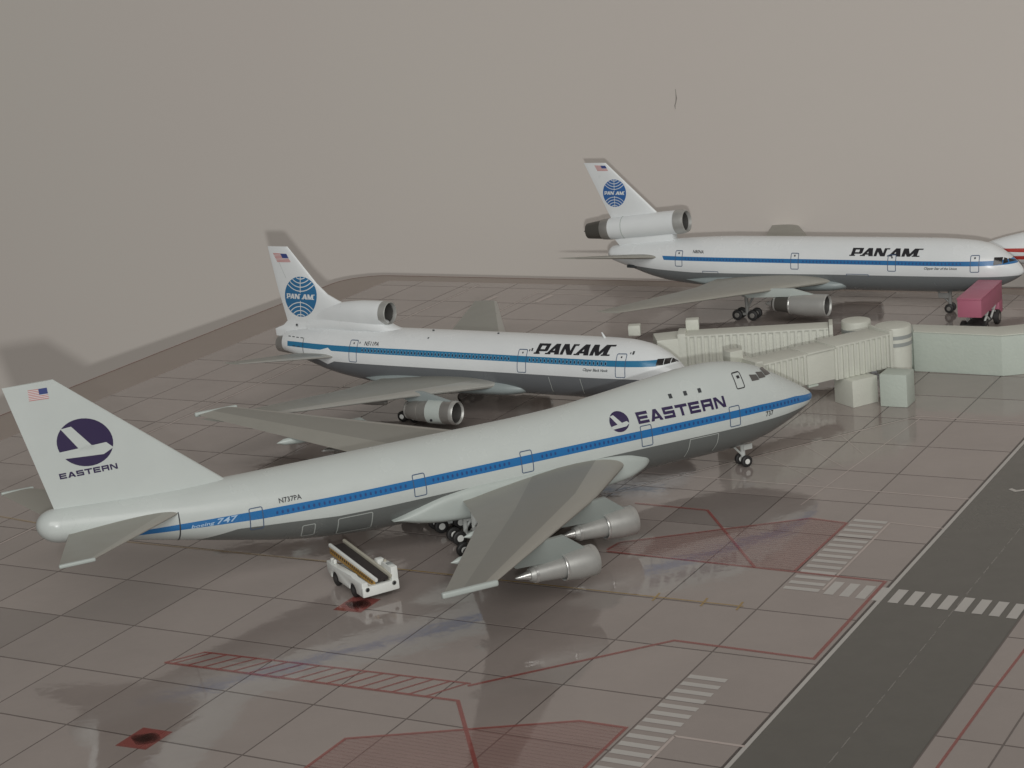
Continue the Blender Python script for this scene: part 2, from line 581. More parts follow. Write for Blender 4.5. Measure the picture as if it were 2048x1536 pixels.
def globe(parent, surf, cx, cz, rx, rz, blue, tilt=0):
    C = lambda u, v: (cx + rx * u + tilt * v, cz + rz * v)
    N = 40
    disc = []
    for k in range(N):
        a, b = 2 * PI * k / N, 2 * PI * (k + 1) / N
        disc.append([C(0, 0), C(math.cos(a), math.sin(a)), C(math.cos(b), math.sin(b)), C(math.cos(b), math.sin(b))])
    d = decal('globe_emblem', surf, disc, blue, parent, off=.014, step=.35)
    arcs = []
    for sg in (1, -1):
        for rr in (.50, .70, .90, 1.10):
            pts = []
            for k in range(61):
                a = PI * k / 60
                u, v = rr * 1.0 * math.cos(a), 1.38 - rr * math.sin(a)
                if u * u + v * v < .985 and v > .12: pts.append(C(u, sg * v))
                else:
                    arcs += ribbon(pts, .045 * rz)
                    pts = []
            arcs += ribbon(pts, .045 * rz)
        arcs += ribbon([C(0, sg * .2), C(0, sg * 1.0)], .04 * rx)
    decal('graticule', surf, arcs, M_whiteink, d, off=.030, step=.4)
    decal('lettering', surf, word('pa', *C(-.86, -.11), rx * .50, rz * .25, .05, .1) + word('n', *C(-.34, -.11), rx * .30, rz * .25, .05, .1)
          + word('a', *C(.14, -.11), rx * .30, rz * .25, .05, .1) + word('m', *C(.46, -.11), rx * .30, rz * .25, .05, .1), M_whiteink, d, off=.034, step=.4)
    return d

def flag(parent, surf, pts, red, stripes=7):
    TL, TR, BR, BL = [Vector(p) for p in pts]
    def B(u, v):
        p = (TL * (1 - u) + TR * u) * (1 - v) + (BL * (1 - u) + BR * u) * v
        return (p.x, p.y)
    q = lambda u0, v0, u1, v1: [B(u0, v1), B(u1, v1), B(u1, v0), B(u0, v0)]
    f = decal('flag', surf, [q(0, 0, 1, 1)], M_whiteink, parent, off=.014)
    decal('flag_stripes', surf, [q(0, k / 13, 1, (k + 1) / 13) for k in range(0, 13, 2)], red, f, off=.022)
    decal('canton', surf, [q(.55, 0, 1, 7 / 13)], M_flagblue, f, off=.03)
    return f

def wheel(parent, x, y, z, r, w, tyre=M_black, hub=M_hub):
    o = lathe('wheel', [(-w / 2, r * .55), (-w / 2, r * .84), (-w * .38, r * .97), (0, r), (w * .38, r * .97), (w / 2, r * .84), (w / 2, r * .55)], tyre, parent, n=28, axis='y', c=(x, y, z))
    lathe('hub', [(-w * .56, r * .30), (-w * .56, r * .42), (-w * .40, r * .54), (w * .40, r * .54), (w * .56, r * .42), (w * .56, r * .30)], hub, o, n=20, axis='y', c=(x, y, z))
    return o

def bogie(parent, x, y, ztop, r=.6, gx=.75, gy=.55, hub=M_hub, strut=M_strut, zg=0):
    g = tube('gear_strut', (x, y, ztop), (x, y, zg + r), .22, .2, strut, parent)
    box('bogie_beam', (2 * gx, .3, .3), (x, y, zg + r), strut, g, bev=.05)
    box('gear_door', (1.0, .12, .8), (x + .2, y - .5, ztop - .45), strut, g, bev=.04)
    tube('drag_brace', (x + 1.4, y, ztop), (x, y, zg + r + .5), .13, .13, strut, g)
    for sx in (-1, 1):
        for sy in (-1, 1): wheel(parent, x + sx * gx, y + sy * gy, zg + r, r, .42, hub=hub)
    return g

def turbofan(parent, x, y, z, R, Lc, Lt, core, mcowl, mcore, mlip, band=None, plug=True, name='engine'):
    """x = intake lip; Lc length of fan cowl, Lt full length"""
    c = (0, y, z)
    e = lathe(name, [(x - .2, R * .86), (x - .06, R * .89), (x, R * .93), (x - .10, R * .985), (x - .5, R * 1.0), (x - Lc * .55, R * 1.02), (x - Lc, R * .86), (x - Lc + .25, R * .80)], mcowl, parent, n=44, c=c)
    lathe('intake_lip', [(x - .24, R * .84), (x - .04, R * .885), (x + .012, R * .935), (x - .09, R * 1.0), (x - .42, R * 1.012), (x - .42, R * .99)], mlip, e, n=44, c=c)
    lathe('fan_face', [(x - .22, R * .838), (x - .6, R * .79), (x - 1.1, R * .785), (x - 1.1, 0)], M_throat, e, n=36, c=c)
    lathe('spinner', [(x - .7, 0), (x - .85, R * .14), (x - 1.09, R * .25)], M_metaldk, e, n=20, c=c)
    lathe('core_cowl', [(x - Lc + .3, core * 1.08), (x - Lc - .2, core * 1.05), (x - Lc - (Lt - Lc) * .55, core * .86), (x - Lc - (Lt - Lc) * .62, core * .80), (x - Lc - (Lt - Lc) * .70, core * .62)], mcore, e, n=36, c=c)
    lathe('cowl_band', [(x - Lc - .02, R * .80), (x - Lc + .10, R * .885), (x - Lc + .02, R * .905), (x - Lc - .10, R * .87)], M_bright, e, n=44, c=c)
    lathe('cowl_band', [(x - Lc - (Lt - Lc) * .56, core * .80), (x - Lc - (Lt - Lc) * .56, core * .91), (x - Lc - (Lt - Lc) * .62, core * .88), (x - Lc - (Lt - Lc) * .62, core * .76)], M_bright, e, n=36, c=c)
    if plug: lathe('exhaust_plug', [(x - Lc - (Lt - Lc) * .60, core * .55), (x - Lc - (Lt - Lc) * .74, core * .42), (x - Lt + .1, core * .12), (x - Lt, 0)], M_bright, e, n=28, c=c)
    if band: lathe('cowl_band', [(band[0], R * 1.0), (band[0], R * 1.035), (band[1], R * 1.035), (band[1], R * 1.0)], M_fairing, e, n=44, c=c)
    return e

def pylon(parent, pts, y, th, m):
    """side outline (x,z) extruded to thickness th at y"""
    bm = bmesh.new()
    vs = [bm.verts.new((p[0], y - th / 2, p[1])) for p in pts]
    f = bm.faces.new(vs)
    r = bmesh.ops.extrude_face_region(bm, geom=[f])
    bmesh.ops.translate(bm, verts=[e for e in r['geom'] if isinstance(e, bmesh.types.BMVert)], vec=(0, th, 0))
    bmesh.ops.recalc_face_normals(bm, faces=bm.faces[:])
    bmesh.ops.bevel(bm, geom=bm.edges[:], offset=min(.08, th * .3), segments=2, profile=.6, affect='EDGES')
    me = bpy.data.meshes.new('pylon')
    bm.to_mesh(me)
    bm.free()
    smooth_by_angle(me, 45)
    return link('pylon', me, m, parent)

def loft(name, secs, m, parent, nr=40, front=True):
    """secs: x, zc, half height up, half height down, half width, exponent"""
    V, F = [], []
    for x, zc, hu, hd, hw, ex in secs:
        for k in range(nr):
            t = 2 * PI * k / nr
            c, s_ = math.cos(t), math.sin(t)
            V.append((x, hw * math.copysign(abs(c) ** (2 / ex), c), zc + (hu if s_ > 0 else hd) * math.copysign(abs(s_) ** (2 / ex), s_)))
    for i in range(len(secs) - 1):
        for k in range(nr): F.append((i * nr + k, i * nr + (k + 1) % nr, (i + 1) * nr + (k + 1) % nr, (i + 1) * nr + k))
    F += ([tuple(range(nr))] if front else []) + [tuple(range((len(secs) - 1) * nr, len(secs) * nr))]
    return link(name, smooth_by_angle(pymesh(name, V, F), 45), m, parent)

def smooth_secs(secs, n=40):
    xs = [-s[0] for s in secs]
    out = []
    for k in range(n + 1):
        x = xs[0] + (xs[-1] - xs[0]) * (.5 - .5 * math.cos(PI * k / n))
        out.append((-x,) + tuple(pchip(xs, [s[j] for s in secs], x) for j in range(1, 6)))
    return out

# ------------------------------------------------------------------ the setting: wall, table, printed apron mat
def big_plane(name, p, q, z0, z1, m, **props):
    V = [(p[0], p[1], z0), (q[0], q[1], z0), (q[0], q[1], z1), (p[0], p[1], z1)]
    return link(name, pymesh(name, V, [(0, 1, 2, 3)]), m, None, **props)

M_wall = mat('wall_paint', (.60, .558, .515), .85, spec=.2, noise=.015, nscale=.05, bump=.015, bscale=3)
nt_ = M_wall.node_tree
mx_ = [n for n in nt_.nodes if n.bl_idname == 'ShaderNodeMix'][0]
mx_.inputs[6].default_value, mx_.inputs[7].default_value = (.60, .538, .505, 1), (.60, .578, .525, 1)  # pinkish and paler drift in the colour imitates uneven light on the wall
for n_ in nt_.nodes:
    if n_.bl_idname == 'ShaderNodeTexNoise' and abs(n_.inputs['Scale'].default_value - .05) < 1e-4: n_.inputs['Scale'].default_value = .035
wa, wb_ = 68.6, -.72
wall = big_plane('wall', (-60, wa + wb_ * -60), (60, wa + wb_ * 60), -20, 60, M_wall, kind='structure', label='plain beige wall behind the model airport')
sc = []
cx_, base_ = 6.05, None
wd = Vector((1, wb_, 0)).normalized()
wn = Vector((wd.y, -wd.x, 0))
def wall_pt(u, v):
    d = fw * FPX + rt * (u - 1024) - up * (v - 768)
    o = Vector((0, 0, H))
    k = (wa - (o.y - wb_ * o.x)) / (d.y - wb_ * d.x)
    return o + d * k
sp_ = [(1351, 178, 1.5), (1352, 188, 2.2), (1353, 196, 4.5), (1352, 204, 3), (1350, 211, 3.5), (1351, 218, 1.2)]
V, F = [], []
for u, v, wdt in sp_:
    a = wall_pt(u, v)
    V += [a - wd * wdt * .0055 + wn * .01, a + wd * wdt * .0055 + wn * .01]
for i in range(len(sp_) - 1): F.append((2 * i, 2 * i + 1, 2 * i + 3, 2 * i + 2))
link('scuff', pymesh('scuff', V, F), mat('scuff_grey', (.27, .25, .225), .7), wall)

T, TJ, GA = 1.84, 1.978, -.5335
GX, GY = -8.141, 37.255
gc, gs = math.cos(GA), math.sin(GA)
def gp(i, j, z=0): return Vector((GX + i * T * gc + j * TJ * gs, GY + i * T * gs - j * TJ * gc, z))

M_table = mat('tabletop_wood', (.345, .288, .252), .38, noise=.06, nscale=.3)
ti0, tj0 = -6.86, -13.78
rad_i, rad_j = 1.5 / T, 1.5 / TJ
poly = [(ti0, 16), (ti0, tj0 + rad_j)]
for k in range(1, 10):
    a = PI / 2 * k / 10
    poly.append((ti0 + rad_i * (1 - math.cos(a)), tj0 + rad_j * (1 - math.sin(a))))
poly += [(ti0 + rad_i, tj0), (34, tj0), (34, 16)]
pts = [gp(i, j) for i, j in poly]
table = prism('tabletop', [(p.x, p.y) for p in pts], -1.6, -.02, M_table, None, bev=.06, kind='structure', label='brown tabletop with a rounded back corner')

edge_path = []
for i, j in poly[:13]: edge_path.append((i + .012 if i < ti0 + .5 else i, j + .012))
M_edgeline = mat('edge_and_shadow_red', (.22, .12, .10), .4)
# back and left: table edge and its shadow painted as one dark strip
V, F = [], []
P_ = [gp(i, j) for i, j in poly[:-1]]
for k in range(len(P_)):
    t = (P_[min(k + 1, len(P_) - 1)] - P_[max(k - 1, 0)]).normalized()
    n_ = Vector((t.y, -t.x, 0))
    V += [P_[k] + n_ * .09 + Vector((0, 0, -.017)), P_[k] + n_ * .02 + Vector((0, 0, -.017))]
for k in range(len(P_) - 1): F.append((2 * k, 2 * k + 1, 2 * k + 3, 2 * k + 2))
link('edge_and_shadow_line', recalc(pymesh('edge_and_shadow_line', V, F)), M_edgeline, table)

def floor_mat(name, col, rough=.06, var=.0, scale=.55, spec=.72, alpha=1):
    m = bpy.data.materials.new(name)
    m.use_nodes = True
    nt = m.node_tree
    N, Lk = nt.nodes.new, nt.links.new
    b = nt.nodes['Principled BSDF']
    b.inputs['Specular IOR Level'].default_value = spec
    geo = N('ShaderNodeNewGeometry')
    n = N('ShaderNodeTexNoise')
    n.inputs['Scale'].default_value = scale
    n.inputs['Detail'].default_value = 7
    n.inputs['Roughness'].default_value = .6
    Lk(geo.outputs['Position'], n.inputs['Vector'])
    oi = N('ShaderNodeObjectInfo')
    mr = N('ShaderNodeMapRange')
    mr.inputs[3].default_value, mr.inputs[4].default_value = 1 - var, 1 + var
    Lk(oi.outputs['Random'], mr.inputs[0])
    m2 = N('ShaderNodeMapRange')
    m2.inputs[1].default_value, m2.inputs[2].default_value = .3, .7
    m2.inputs[3].default_value, m2.inputs[4].default_value = .94, 1.05
    Lk(n.outputs['Fac'], m2.inputs[0])
    mu = N('ShaderNodeMath')
    mu.operation = 'MULTIPLY'
    Lk(mr.outputs[0], mu.inputs[0])
    Lk(m2.outputs[0], mu.inputs[1])
    sc = N('ShaderNodeVectorMath')
    sc.operation = 'SCALE'
    sc.inputs[0].default_value = col[:3]
    Lk(mu.outputs[0], sc.inputs['Scale'])
    Lk(sc.outputs[0], b.inputs['Base Color'])
    n3 = N('ShaderNodeTexNoise')
    n3.inputs['Scale'].default_value = 1.1
    n3.inputs['Detail'].default_value = 4
    Lk(geo.outputs['Position'], n3.inputs['Vector'])
    m3 = N('ShaderNodeMapRange')
    m3.inputs[1].default_value, m3.inputs[2].default_value = .3, .7
    m3.inputs[3].default_value, m3.inputs[4].default_value = rough * .7, rough * 1.5
    Lk(n3.outputs['Fac'], m3.inputs[0])
    Lk(m3.outputs[0], b.inputs['Roughness'])
    # gentle ripples of the laminated sheet
    n4 = N('ShaderNodeTexNoise')
    n4.inputs['Scale'].default_value = .42
    n4.inputs['Detail'].default_value = 2.5
    Lk(geo.outputs['Position'], n4.inputs['Vector'])
    bp = N('ShaderNodeBump')
    bp.inputs['Strength'].default_value = .22
    bp.inputs['Distance'].default_value = .085
    Lk(n4.outputs['Fac'], bp.inputs['Height'])
    n5 = N('ShaderNodeTexNoise')
    n5.inputs['Scale'].default_value = 2.2
    n5.inputs['Detail'].default_value = 3
    n5.inputs['Distortion'].default_value = 1.2
    Lk(geo.outputs['Position'], n5.inputs['Vector'])
    b2 = N('ShaderNodeBump')
    b2.inputs['Strength'].default_value = .10
    b2.inputs['Distance'].default_value = .03
    Lk(n5.outputs['Fac'], b2.inputs['Height'])
    Lk(bp.outputs[0], b2.inputs['Normal'])
    Lk(b2.outputs[0], b.inputs['Normal'])
    if alpha < 1: b.inputs['Alpha'].default_value = alpha
    return m

SLAB = (.315, .273, .252)
M_slab = floor_mat('printed_concrete', SLAB, rough=.06, var=.06)
M_slabdk = floor_mat('printed_concrete_dark', tuple(v * .78 for v in SLAB), var=0)
M_joint = floor_mat('printed_joint', (.125, .102, .093))
M_road = floor_mat('printed_asphalt', (.088, .085, .074), rough=.16, scale=2)
M_inkwhite = floor_mat('printed_white', (.58, .56, .53), alpha=.85)
M_inkpale = floor_mat('printed_pale_line', (.62, .53, .49), alpha=.8)
M_inkdash = floor_mat('printed_faint_dash', (.5, .47, .44), alpha=.32)
M_inkred = floor_mat('printed_red', (.34, .085, .075), alpha=.72)
M_inkpink = floor_mat('printed_pink_wash', (.42, .225, .20), alpha=.30)
M_inkhatch = floor_mat('printed_pink_hatch', (.40, .19, .17), alpha=.17)
M_inkdk = floor_mat('printed_dark_line', (.08, .065, .06), alpha=.75)
M_inkyel = floor_mat('printed_yellow', (.42, .28, .09), alpha=.7)
M_inkblot = floor_mat('printed_dark_blot', (.05, .025, .022), alpha=.34)

def gsheet(name, poly, z, m, parent, **props):
    V = [gp(i, j, z) for i, j in poly]
    me = pymesh(name, V, [tuple(range(len(V)))])
    bm = bmesh.new()
    bm.from_mesh(me)
    bm.normal_update()
    for f in bm.faces:
        if f.normal.z < 0: f.normal_flip()
    bm.to_mesh(me)
    bm.free()
    return link(name, me, m, parent, **props)

def gline(name, pts, wdt, z, m, parent, closed=False):
    """ribbon along a path in grid units, width in cm, mitred"""
    P = [gp(i, j, z) for i, j in pts]
    if closed: P.append(P[0])
    V, F = [], []
    n = len(P)
    for k in range(n):
        a = (P[k] - P[k - 1]).normalized() if k else None
        b = (P[k + 1] - P[k]).normalized() if k < n - 1 else None
        if closed and k in (0, n - 1): a, b = (P[-1] - P[-2]).normalized(), (P[1] - P[0]).normalized()
        t = (a or b) if not (a and b) else (a + b).normalized()
        nn = Vector((-t.y, t.x, 0))
        ref = a or b
        k_ = 1 / max(.4, nn.dot(Vector((-ref.y, ref.x, 0))))
        V += [P[k] - nn * wdt / 2 * k_, P[k] + nn * wdt / 2 * k_]
    for k in range(n - 1): F.append((2 * k, 2 * k + 2, 2 * k + 3, 2 * k + 1))
    me = pymesh(name, V, F)
    bm = bmesh.new()
    bm.from_mesh(me)
    bm.normal_update()
    for f in bm.faces:
        if f.normal.z < 0: f.normal_flip()
    bm.to_mesh(me)
    bm.free()
    return link(name, me, m, parent)

JI0, JJ0 = -5.78, -13.35
apron = gsheet('apron_mat', [(JI0, JJ0), (34, JJ0), (34, 15), (JI0, 15)], -.006, M_joint, None, kind='structure', label='glossy printed airport apron mat lying on the table')

def in_view(i0, j0, i1, j1):
    for a in range(5):
        for b in range(5):
            p = gp(i0 + (i1 - i0) * a / 4, j0 + (j1 - j0) * b / 4) - Vector((0, 0, H))
            z = p.dot(fw)
            if z > 5 and abs(p.dot(rt) / z * FPX) < 1050 and abs(p.dot(up) / z * FPX) < 800: return True
    return False

slab_meshes = {}
def slab(i0, j0, i1, j1, m, name='concrete_slab'):
    gi, gj = .034 / T / 2, .046 / TJ / 2
    a, b, c, d = i0 + gi, j0 + gj, i1 - gi, j1 - gj
    key = (round(i1 - i0, 3), round(j1 - j0, 3), m.name)
    if key not in slab_meshes:
        o0 = gp(0, 0)
        V = []
        for z in (-.005, 0):
            for i, j in ((gi, j1 - j0 - gj), (i1 - i0 - gi, j1 - j0 - gj), (i1 - i0 - gi, gj), (gi, gj)):
                p = gp(i, j) - o0
                V.append((p.x, p.y, z))
        me = pymesh('concrete_slab', V, [(3, 2, 1, 0), (4, 5, 6, 7), (0, 1, 5, 4), (1, 2, 6, 5), (2, 3, 7, 6), (3, 0, 4, 7)])
        me.materials.append(m)
        slab_meshes[key] = me
    o = bpy.data.objects.new(name, slab_meshes[key])
    COL.objects.link(o)
    o.location = gp(i0, j0)
    o.parent = apron
    return o
dark = {(0, 0), (-1, 1), (5, -4), (3, -7)}
for j in range(-14, 16):
    for i in list(range(-6, 8)) + list(range(9, 34)):
        i0, i1 = (i, i + 1) if i > -6 else (JI0, -5)
        if i == 7: i1 = 8.02
        if i == 9: i0 = 9.44
        j0 = max(j, JJ0)
        if in_view(i0, j0, i1, j + 1): slab(i0, j0, i1, j + 1, M_slabdk if (i, j) in dark else M_slab)
road = gsheet('road', [(8.03, JJ0), (9.43, JJ0), (9.43, 15), (8.03, 15)], .001, M_road, apron, label='dark asphalt road strip printed along the right')
gline('road_edge_line', [(8.055, JJ0), (8.055, 14)], .075, .003, M_inkwhite, apron)
gline('road_joint', [(8.015, JJ0), (8.015, 14)], .035, .003, M_inkdk, apron)
for k in range(70):
    j0 = 6 - k * .27
    if in_view(8.75, j0 - .2, 8.85, j0): gline('centre_dash', [(8.80, j0), (8.80, j0 - .19)], .020, .003, M_inkdash, apron)
# crossings
def bar(i0, j0, i1, j1): return gsheet('crossing_bar', [(i0, j0), (i1, j0), (i1, j1), (i0, j1)], .0045, M_inkwhite, apron)
for k in range(12):
    i0 = 7.475 + k * .167
    bar(i0, -1.83 + k * .008, i0 + .10, -1.51 + k * .010)
for k in range(14): bar(7.04, -3.52 + k * .147, 7.41, -3.45 + k * .147)
for k in range(16): bar(7.02, .50 + k * .147, 7.385, .57 + k * .147)
gline('pale_line', [(7.44, -3.50), (7.44, -1.60)], .04, .0045, M_inkpale, apron)
gline('pale_line', [(7.44, -3.50), (8.05, -3.46)], .035, .0045, M_inkpale, apron)
gline('pale_line', [(7.41, 1.62), (7.41, 3.4)], .05, .0045, M_inkpale, apron)
gline('pale_line', [(7.41, 1.62), (8.05, 1.62)], .06, .0045, M_inkpale, apron)
# red stand markings
R1 = [(5.17, 1.27), (6.55, -.13), (7.95, -.10), (7.95, -1.95), (4.83, -2.02)]
gline('red_stand_line', R1, .07, .005, M_inkred, apron)
gline('red_stand_line', [(1.97, 1.65), (2.2, 1.34), (5.17, 1.22)], .055, .005, M_inkred, apron)
gline('red_stand_line', [(1.97, 1.65), (5.25, 1.56), (6.3, 2.85)], .07, .0062, M_inkred, apron)
for k in range(17):
    a = 2.22 + k * .178
    jb = lambda i: 1.65 - .09 * (i - 1.97) / 3.28
    jt = lambda i: 1.34 - .12 * (i - 2.2) / 2.97
    gline('hatch_stripe', [(a - .16, jb(a - .16)), (a + .07, jt(a + .07))], .05, .0045, M_inkred, apron)
A1 = [(4.69, 3.1), (4.70, 2.48), (6.50, 1.60), (6.95, 1.60), (6.96, 3.1)]
A2 = [(4.81, -2.06), (4.84, -2.29), (6.56, -3.43), (7.0, -3.38), (6.98, -2.0)]
for A_ in (A1, A2):
    gsheet('pink_keep_clear_area', A_, .0032, M_inkpink, apron)
    gline('red_stand_line', A_, .06, .0075, M_inkred, apron)
def clip_h(poly, j):
    xs = []
    for (x0, y0), (x1, y1) in zip(poly, poly[1:] + poly[:1]):
        if (y0 - j) * (y1 - j) < 0: xs.append(x0 + (x1 - x0) * (j - y0) / (y1 - y0))
    return sorted(xs)
for A_ in (A1, A2):
    j = min(p[1] for p in A_) + .04
    hv = []
    while j < max(p[1] for p in A_):
        xs = clip_h(A_, j)
        if len(xs) == 2 and xs[1] - xs[0] > .1: hv.append((xs[0] + .02, xs[1] - .02, j))
        j += .055
    V, F = [], []
    for a, b, j in hv:
        n0 = len(V)
        V += [gp(a, j - .008, .0052), gp(b, j - .008, .0052), gp(b, j + .008, .0052), gp(a, j + .008, .0052)]
        F.append((n0 + 3, n0 + 2, n0 + 1, n0))
    link('keep_clear_hatching', recalc(pymesh('keep_clear_hatching', V, F)), M_inkhatch, apron, kind='stuff')
gline('red_stand_line', [(4.43, -3.44), (5.35, -3.41), (6.55, -1.98)], .06, .0088, M_inkred, apron)
gline('red_stand_line', [(9.62, 2.4), (9.64, .13), (9.67, -.9)], .05, .005, M_inkred, apron)
for i, j in ((2.93, 3.01), (3.0, -.08)):
    gsheet('red_manhole_square', [(i - .17, j + .19), (i - .17, j - .17), (i + .16, j - .18), (i + .16, j + .17)], .005, M_inkred, apron)
    for q_ in range(4):
        f_ = 1.15 - .24 * q_
        gsheet('dark_blot', [(i + f_ * (.115 * math.cos(a) + .02 * math.cos(3 * a + q_)), j + f_ * (.10 * math.sin(a) + .012 * math.sin(2 * a + q_))) for a in [2 * PI * k / 18 for k in range(18)]], .0062 + .0006 * q_, M_inkblot, apron)
# pale taxi lines, each with its thin dark edge
def taxi(pts, wdt=.05, edge=.03, dz=0):
    wdt *= 1.25
    edge *= 1.2
    gline('taxi_line', pts, wdt, .0045 + dz, M_inkpale, apron)
    gline('taxi_line_edge', [(i - .022, j - .012) for i, j in pts], edge, .0038 + dz, M_inkdk, apron)
jit = lambda a, b, n, s: [(a[0] + (b[0] - a[0]) * k / n + random.uniform(-s, s), a[1] + (b[1] - a[1]) * k / n) for k in range(n + 1)]
taxi(jit((-3.70, -4.5), (-3.71, -13.2), 40, .012), .055, .04)
taxi([(-2.42, 2), (-2.42, -1.3)], .05, .045)
taxi(jit((-2.24, -5.5), (-2.25, -12.72), 30, .008) + [(0.0, -12.6), (6.5, -12.5)], .05, .025)
taxi([(-3.95, 1.0), (-3.95, -2.0)], .04, .03)
taxi([(3.2, -2.62), (5.09, -5.22), (6.50, -7.12), (8.0, -7.1)], .045, .03)
taxi([(4.0, -4.45), (5.23, -4.42), (8.05, -4.37)], .03, .0001)
gline('pale_line', [(6.3, -3.8), (6.56, -7.05)], .022, .0042, M_inkpale, apron)
for a, b in (((5.5, -5.8), (6.3, -5.1)), ((5.85, -6.2), (6.35, -5.6)), ((5.2, -5.3), (6.2, -4.6))): gline('pale_line', [a, b], .015, .0052, M_inkpale, apron)
gline('yellow_lead_line', [(-3.4, -1.3), (-2.5, -1.2), (-.9, -.955), (2.2, -1.02), (6.85, -1.03)], .042, .0066, M_inkyel, apron)
for i in (5.9, 6.42, 6.80): gline('yellow_tick', [(i, -1.13), (i + .02, -.93)], .045, .0075, M_inkyel, apron)
for (i, j) in ((-2.9, -11.9), (-2.25 + .35, -12.1)):
    gline('pale_line', [(i, j), (i + .02, j - .5)], .14, .0055, M_inkpale, apron)
arrow = [(8.36, -4.78), (8.44, -4.72), (8.56, -4.80), (8.62, -4.98), (8.62, -5.3)]
gline('road_arrow', arrow, .09, .0052, M_inkwhite, apron)

# ------------------------------------------------------------------ wide-body with a hump (foreground)
K = .25
def wing_paint():
    m = mat('jumbo_wing_paint', (.33, .322, .285, 1), .46)
    nt = m.node_tree
    N, Lk = nt.nodes.new, nt.links.new
    b = nt.nodes['Principled BSDF']
    tc, sp = N('ShaderNodeTexCoord'), N('ShaderNodeSeparateXYZ')
    Lk(tc.outputs['Object'], sp.inputs[0])
    ab = N('ShaderNodeMath')
    ab.operation = 'ABSOLUTE'
    Lk(sp.outputs[1], ab.inputs[0])
    def above(pts):
        n = N('ShaderNodeMath')
        n.operation = 'GREATER_THAN'
        Lk(sp.outputs[0], n.inputs[0])
        Lk(curve_node(nt, ab.outputs[0], pts, 0, 30, -52, -18), n.inputs[1])
        return n.outputs[0]
    def mix(f, a, c):
        x = N('ShaderNodeMix')
        x.data_type = 'RGBA'
        Lk(f, x.inputs[0])
        for k, v in ((6, a), (7, c)):
            if isinstance(v, tuple): x.inputs[k].default_value = v
            else: Lk(v, x.inputs[k])
        return x.outputs[2]
    no = N('ShaderNodeTexNoise')
    no.inputs['Scale'].default_value = .6
    no.inputs['Detail'].default_value = 6
    Lk(tc.outputs['Object'], no.inputs['Vector'])
    base = mix(no.outputs['Fac'], (.30, .295, .262, 1), (.35, .342, .305, 1))
    c = mix(above([(2.6, -28.8), (28.9, -46.6)]), base, (.262, .257, .23, 1))
    c = mix(above([(2.6, -22.9), (11.1, -29.3), (28.9, -45.0)]), c, (.375, .362, .322, 1))
    Lk(c, b.inputs['Base Color'])
    return m
M_jwing = wing_paint()

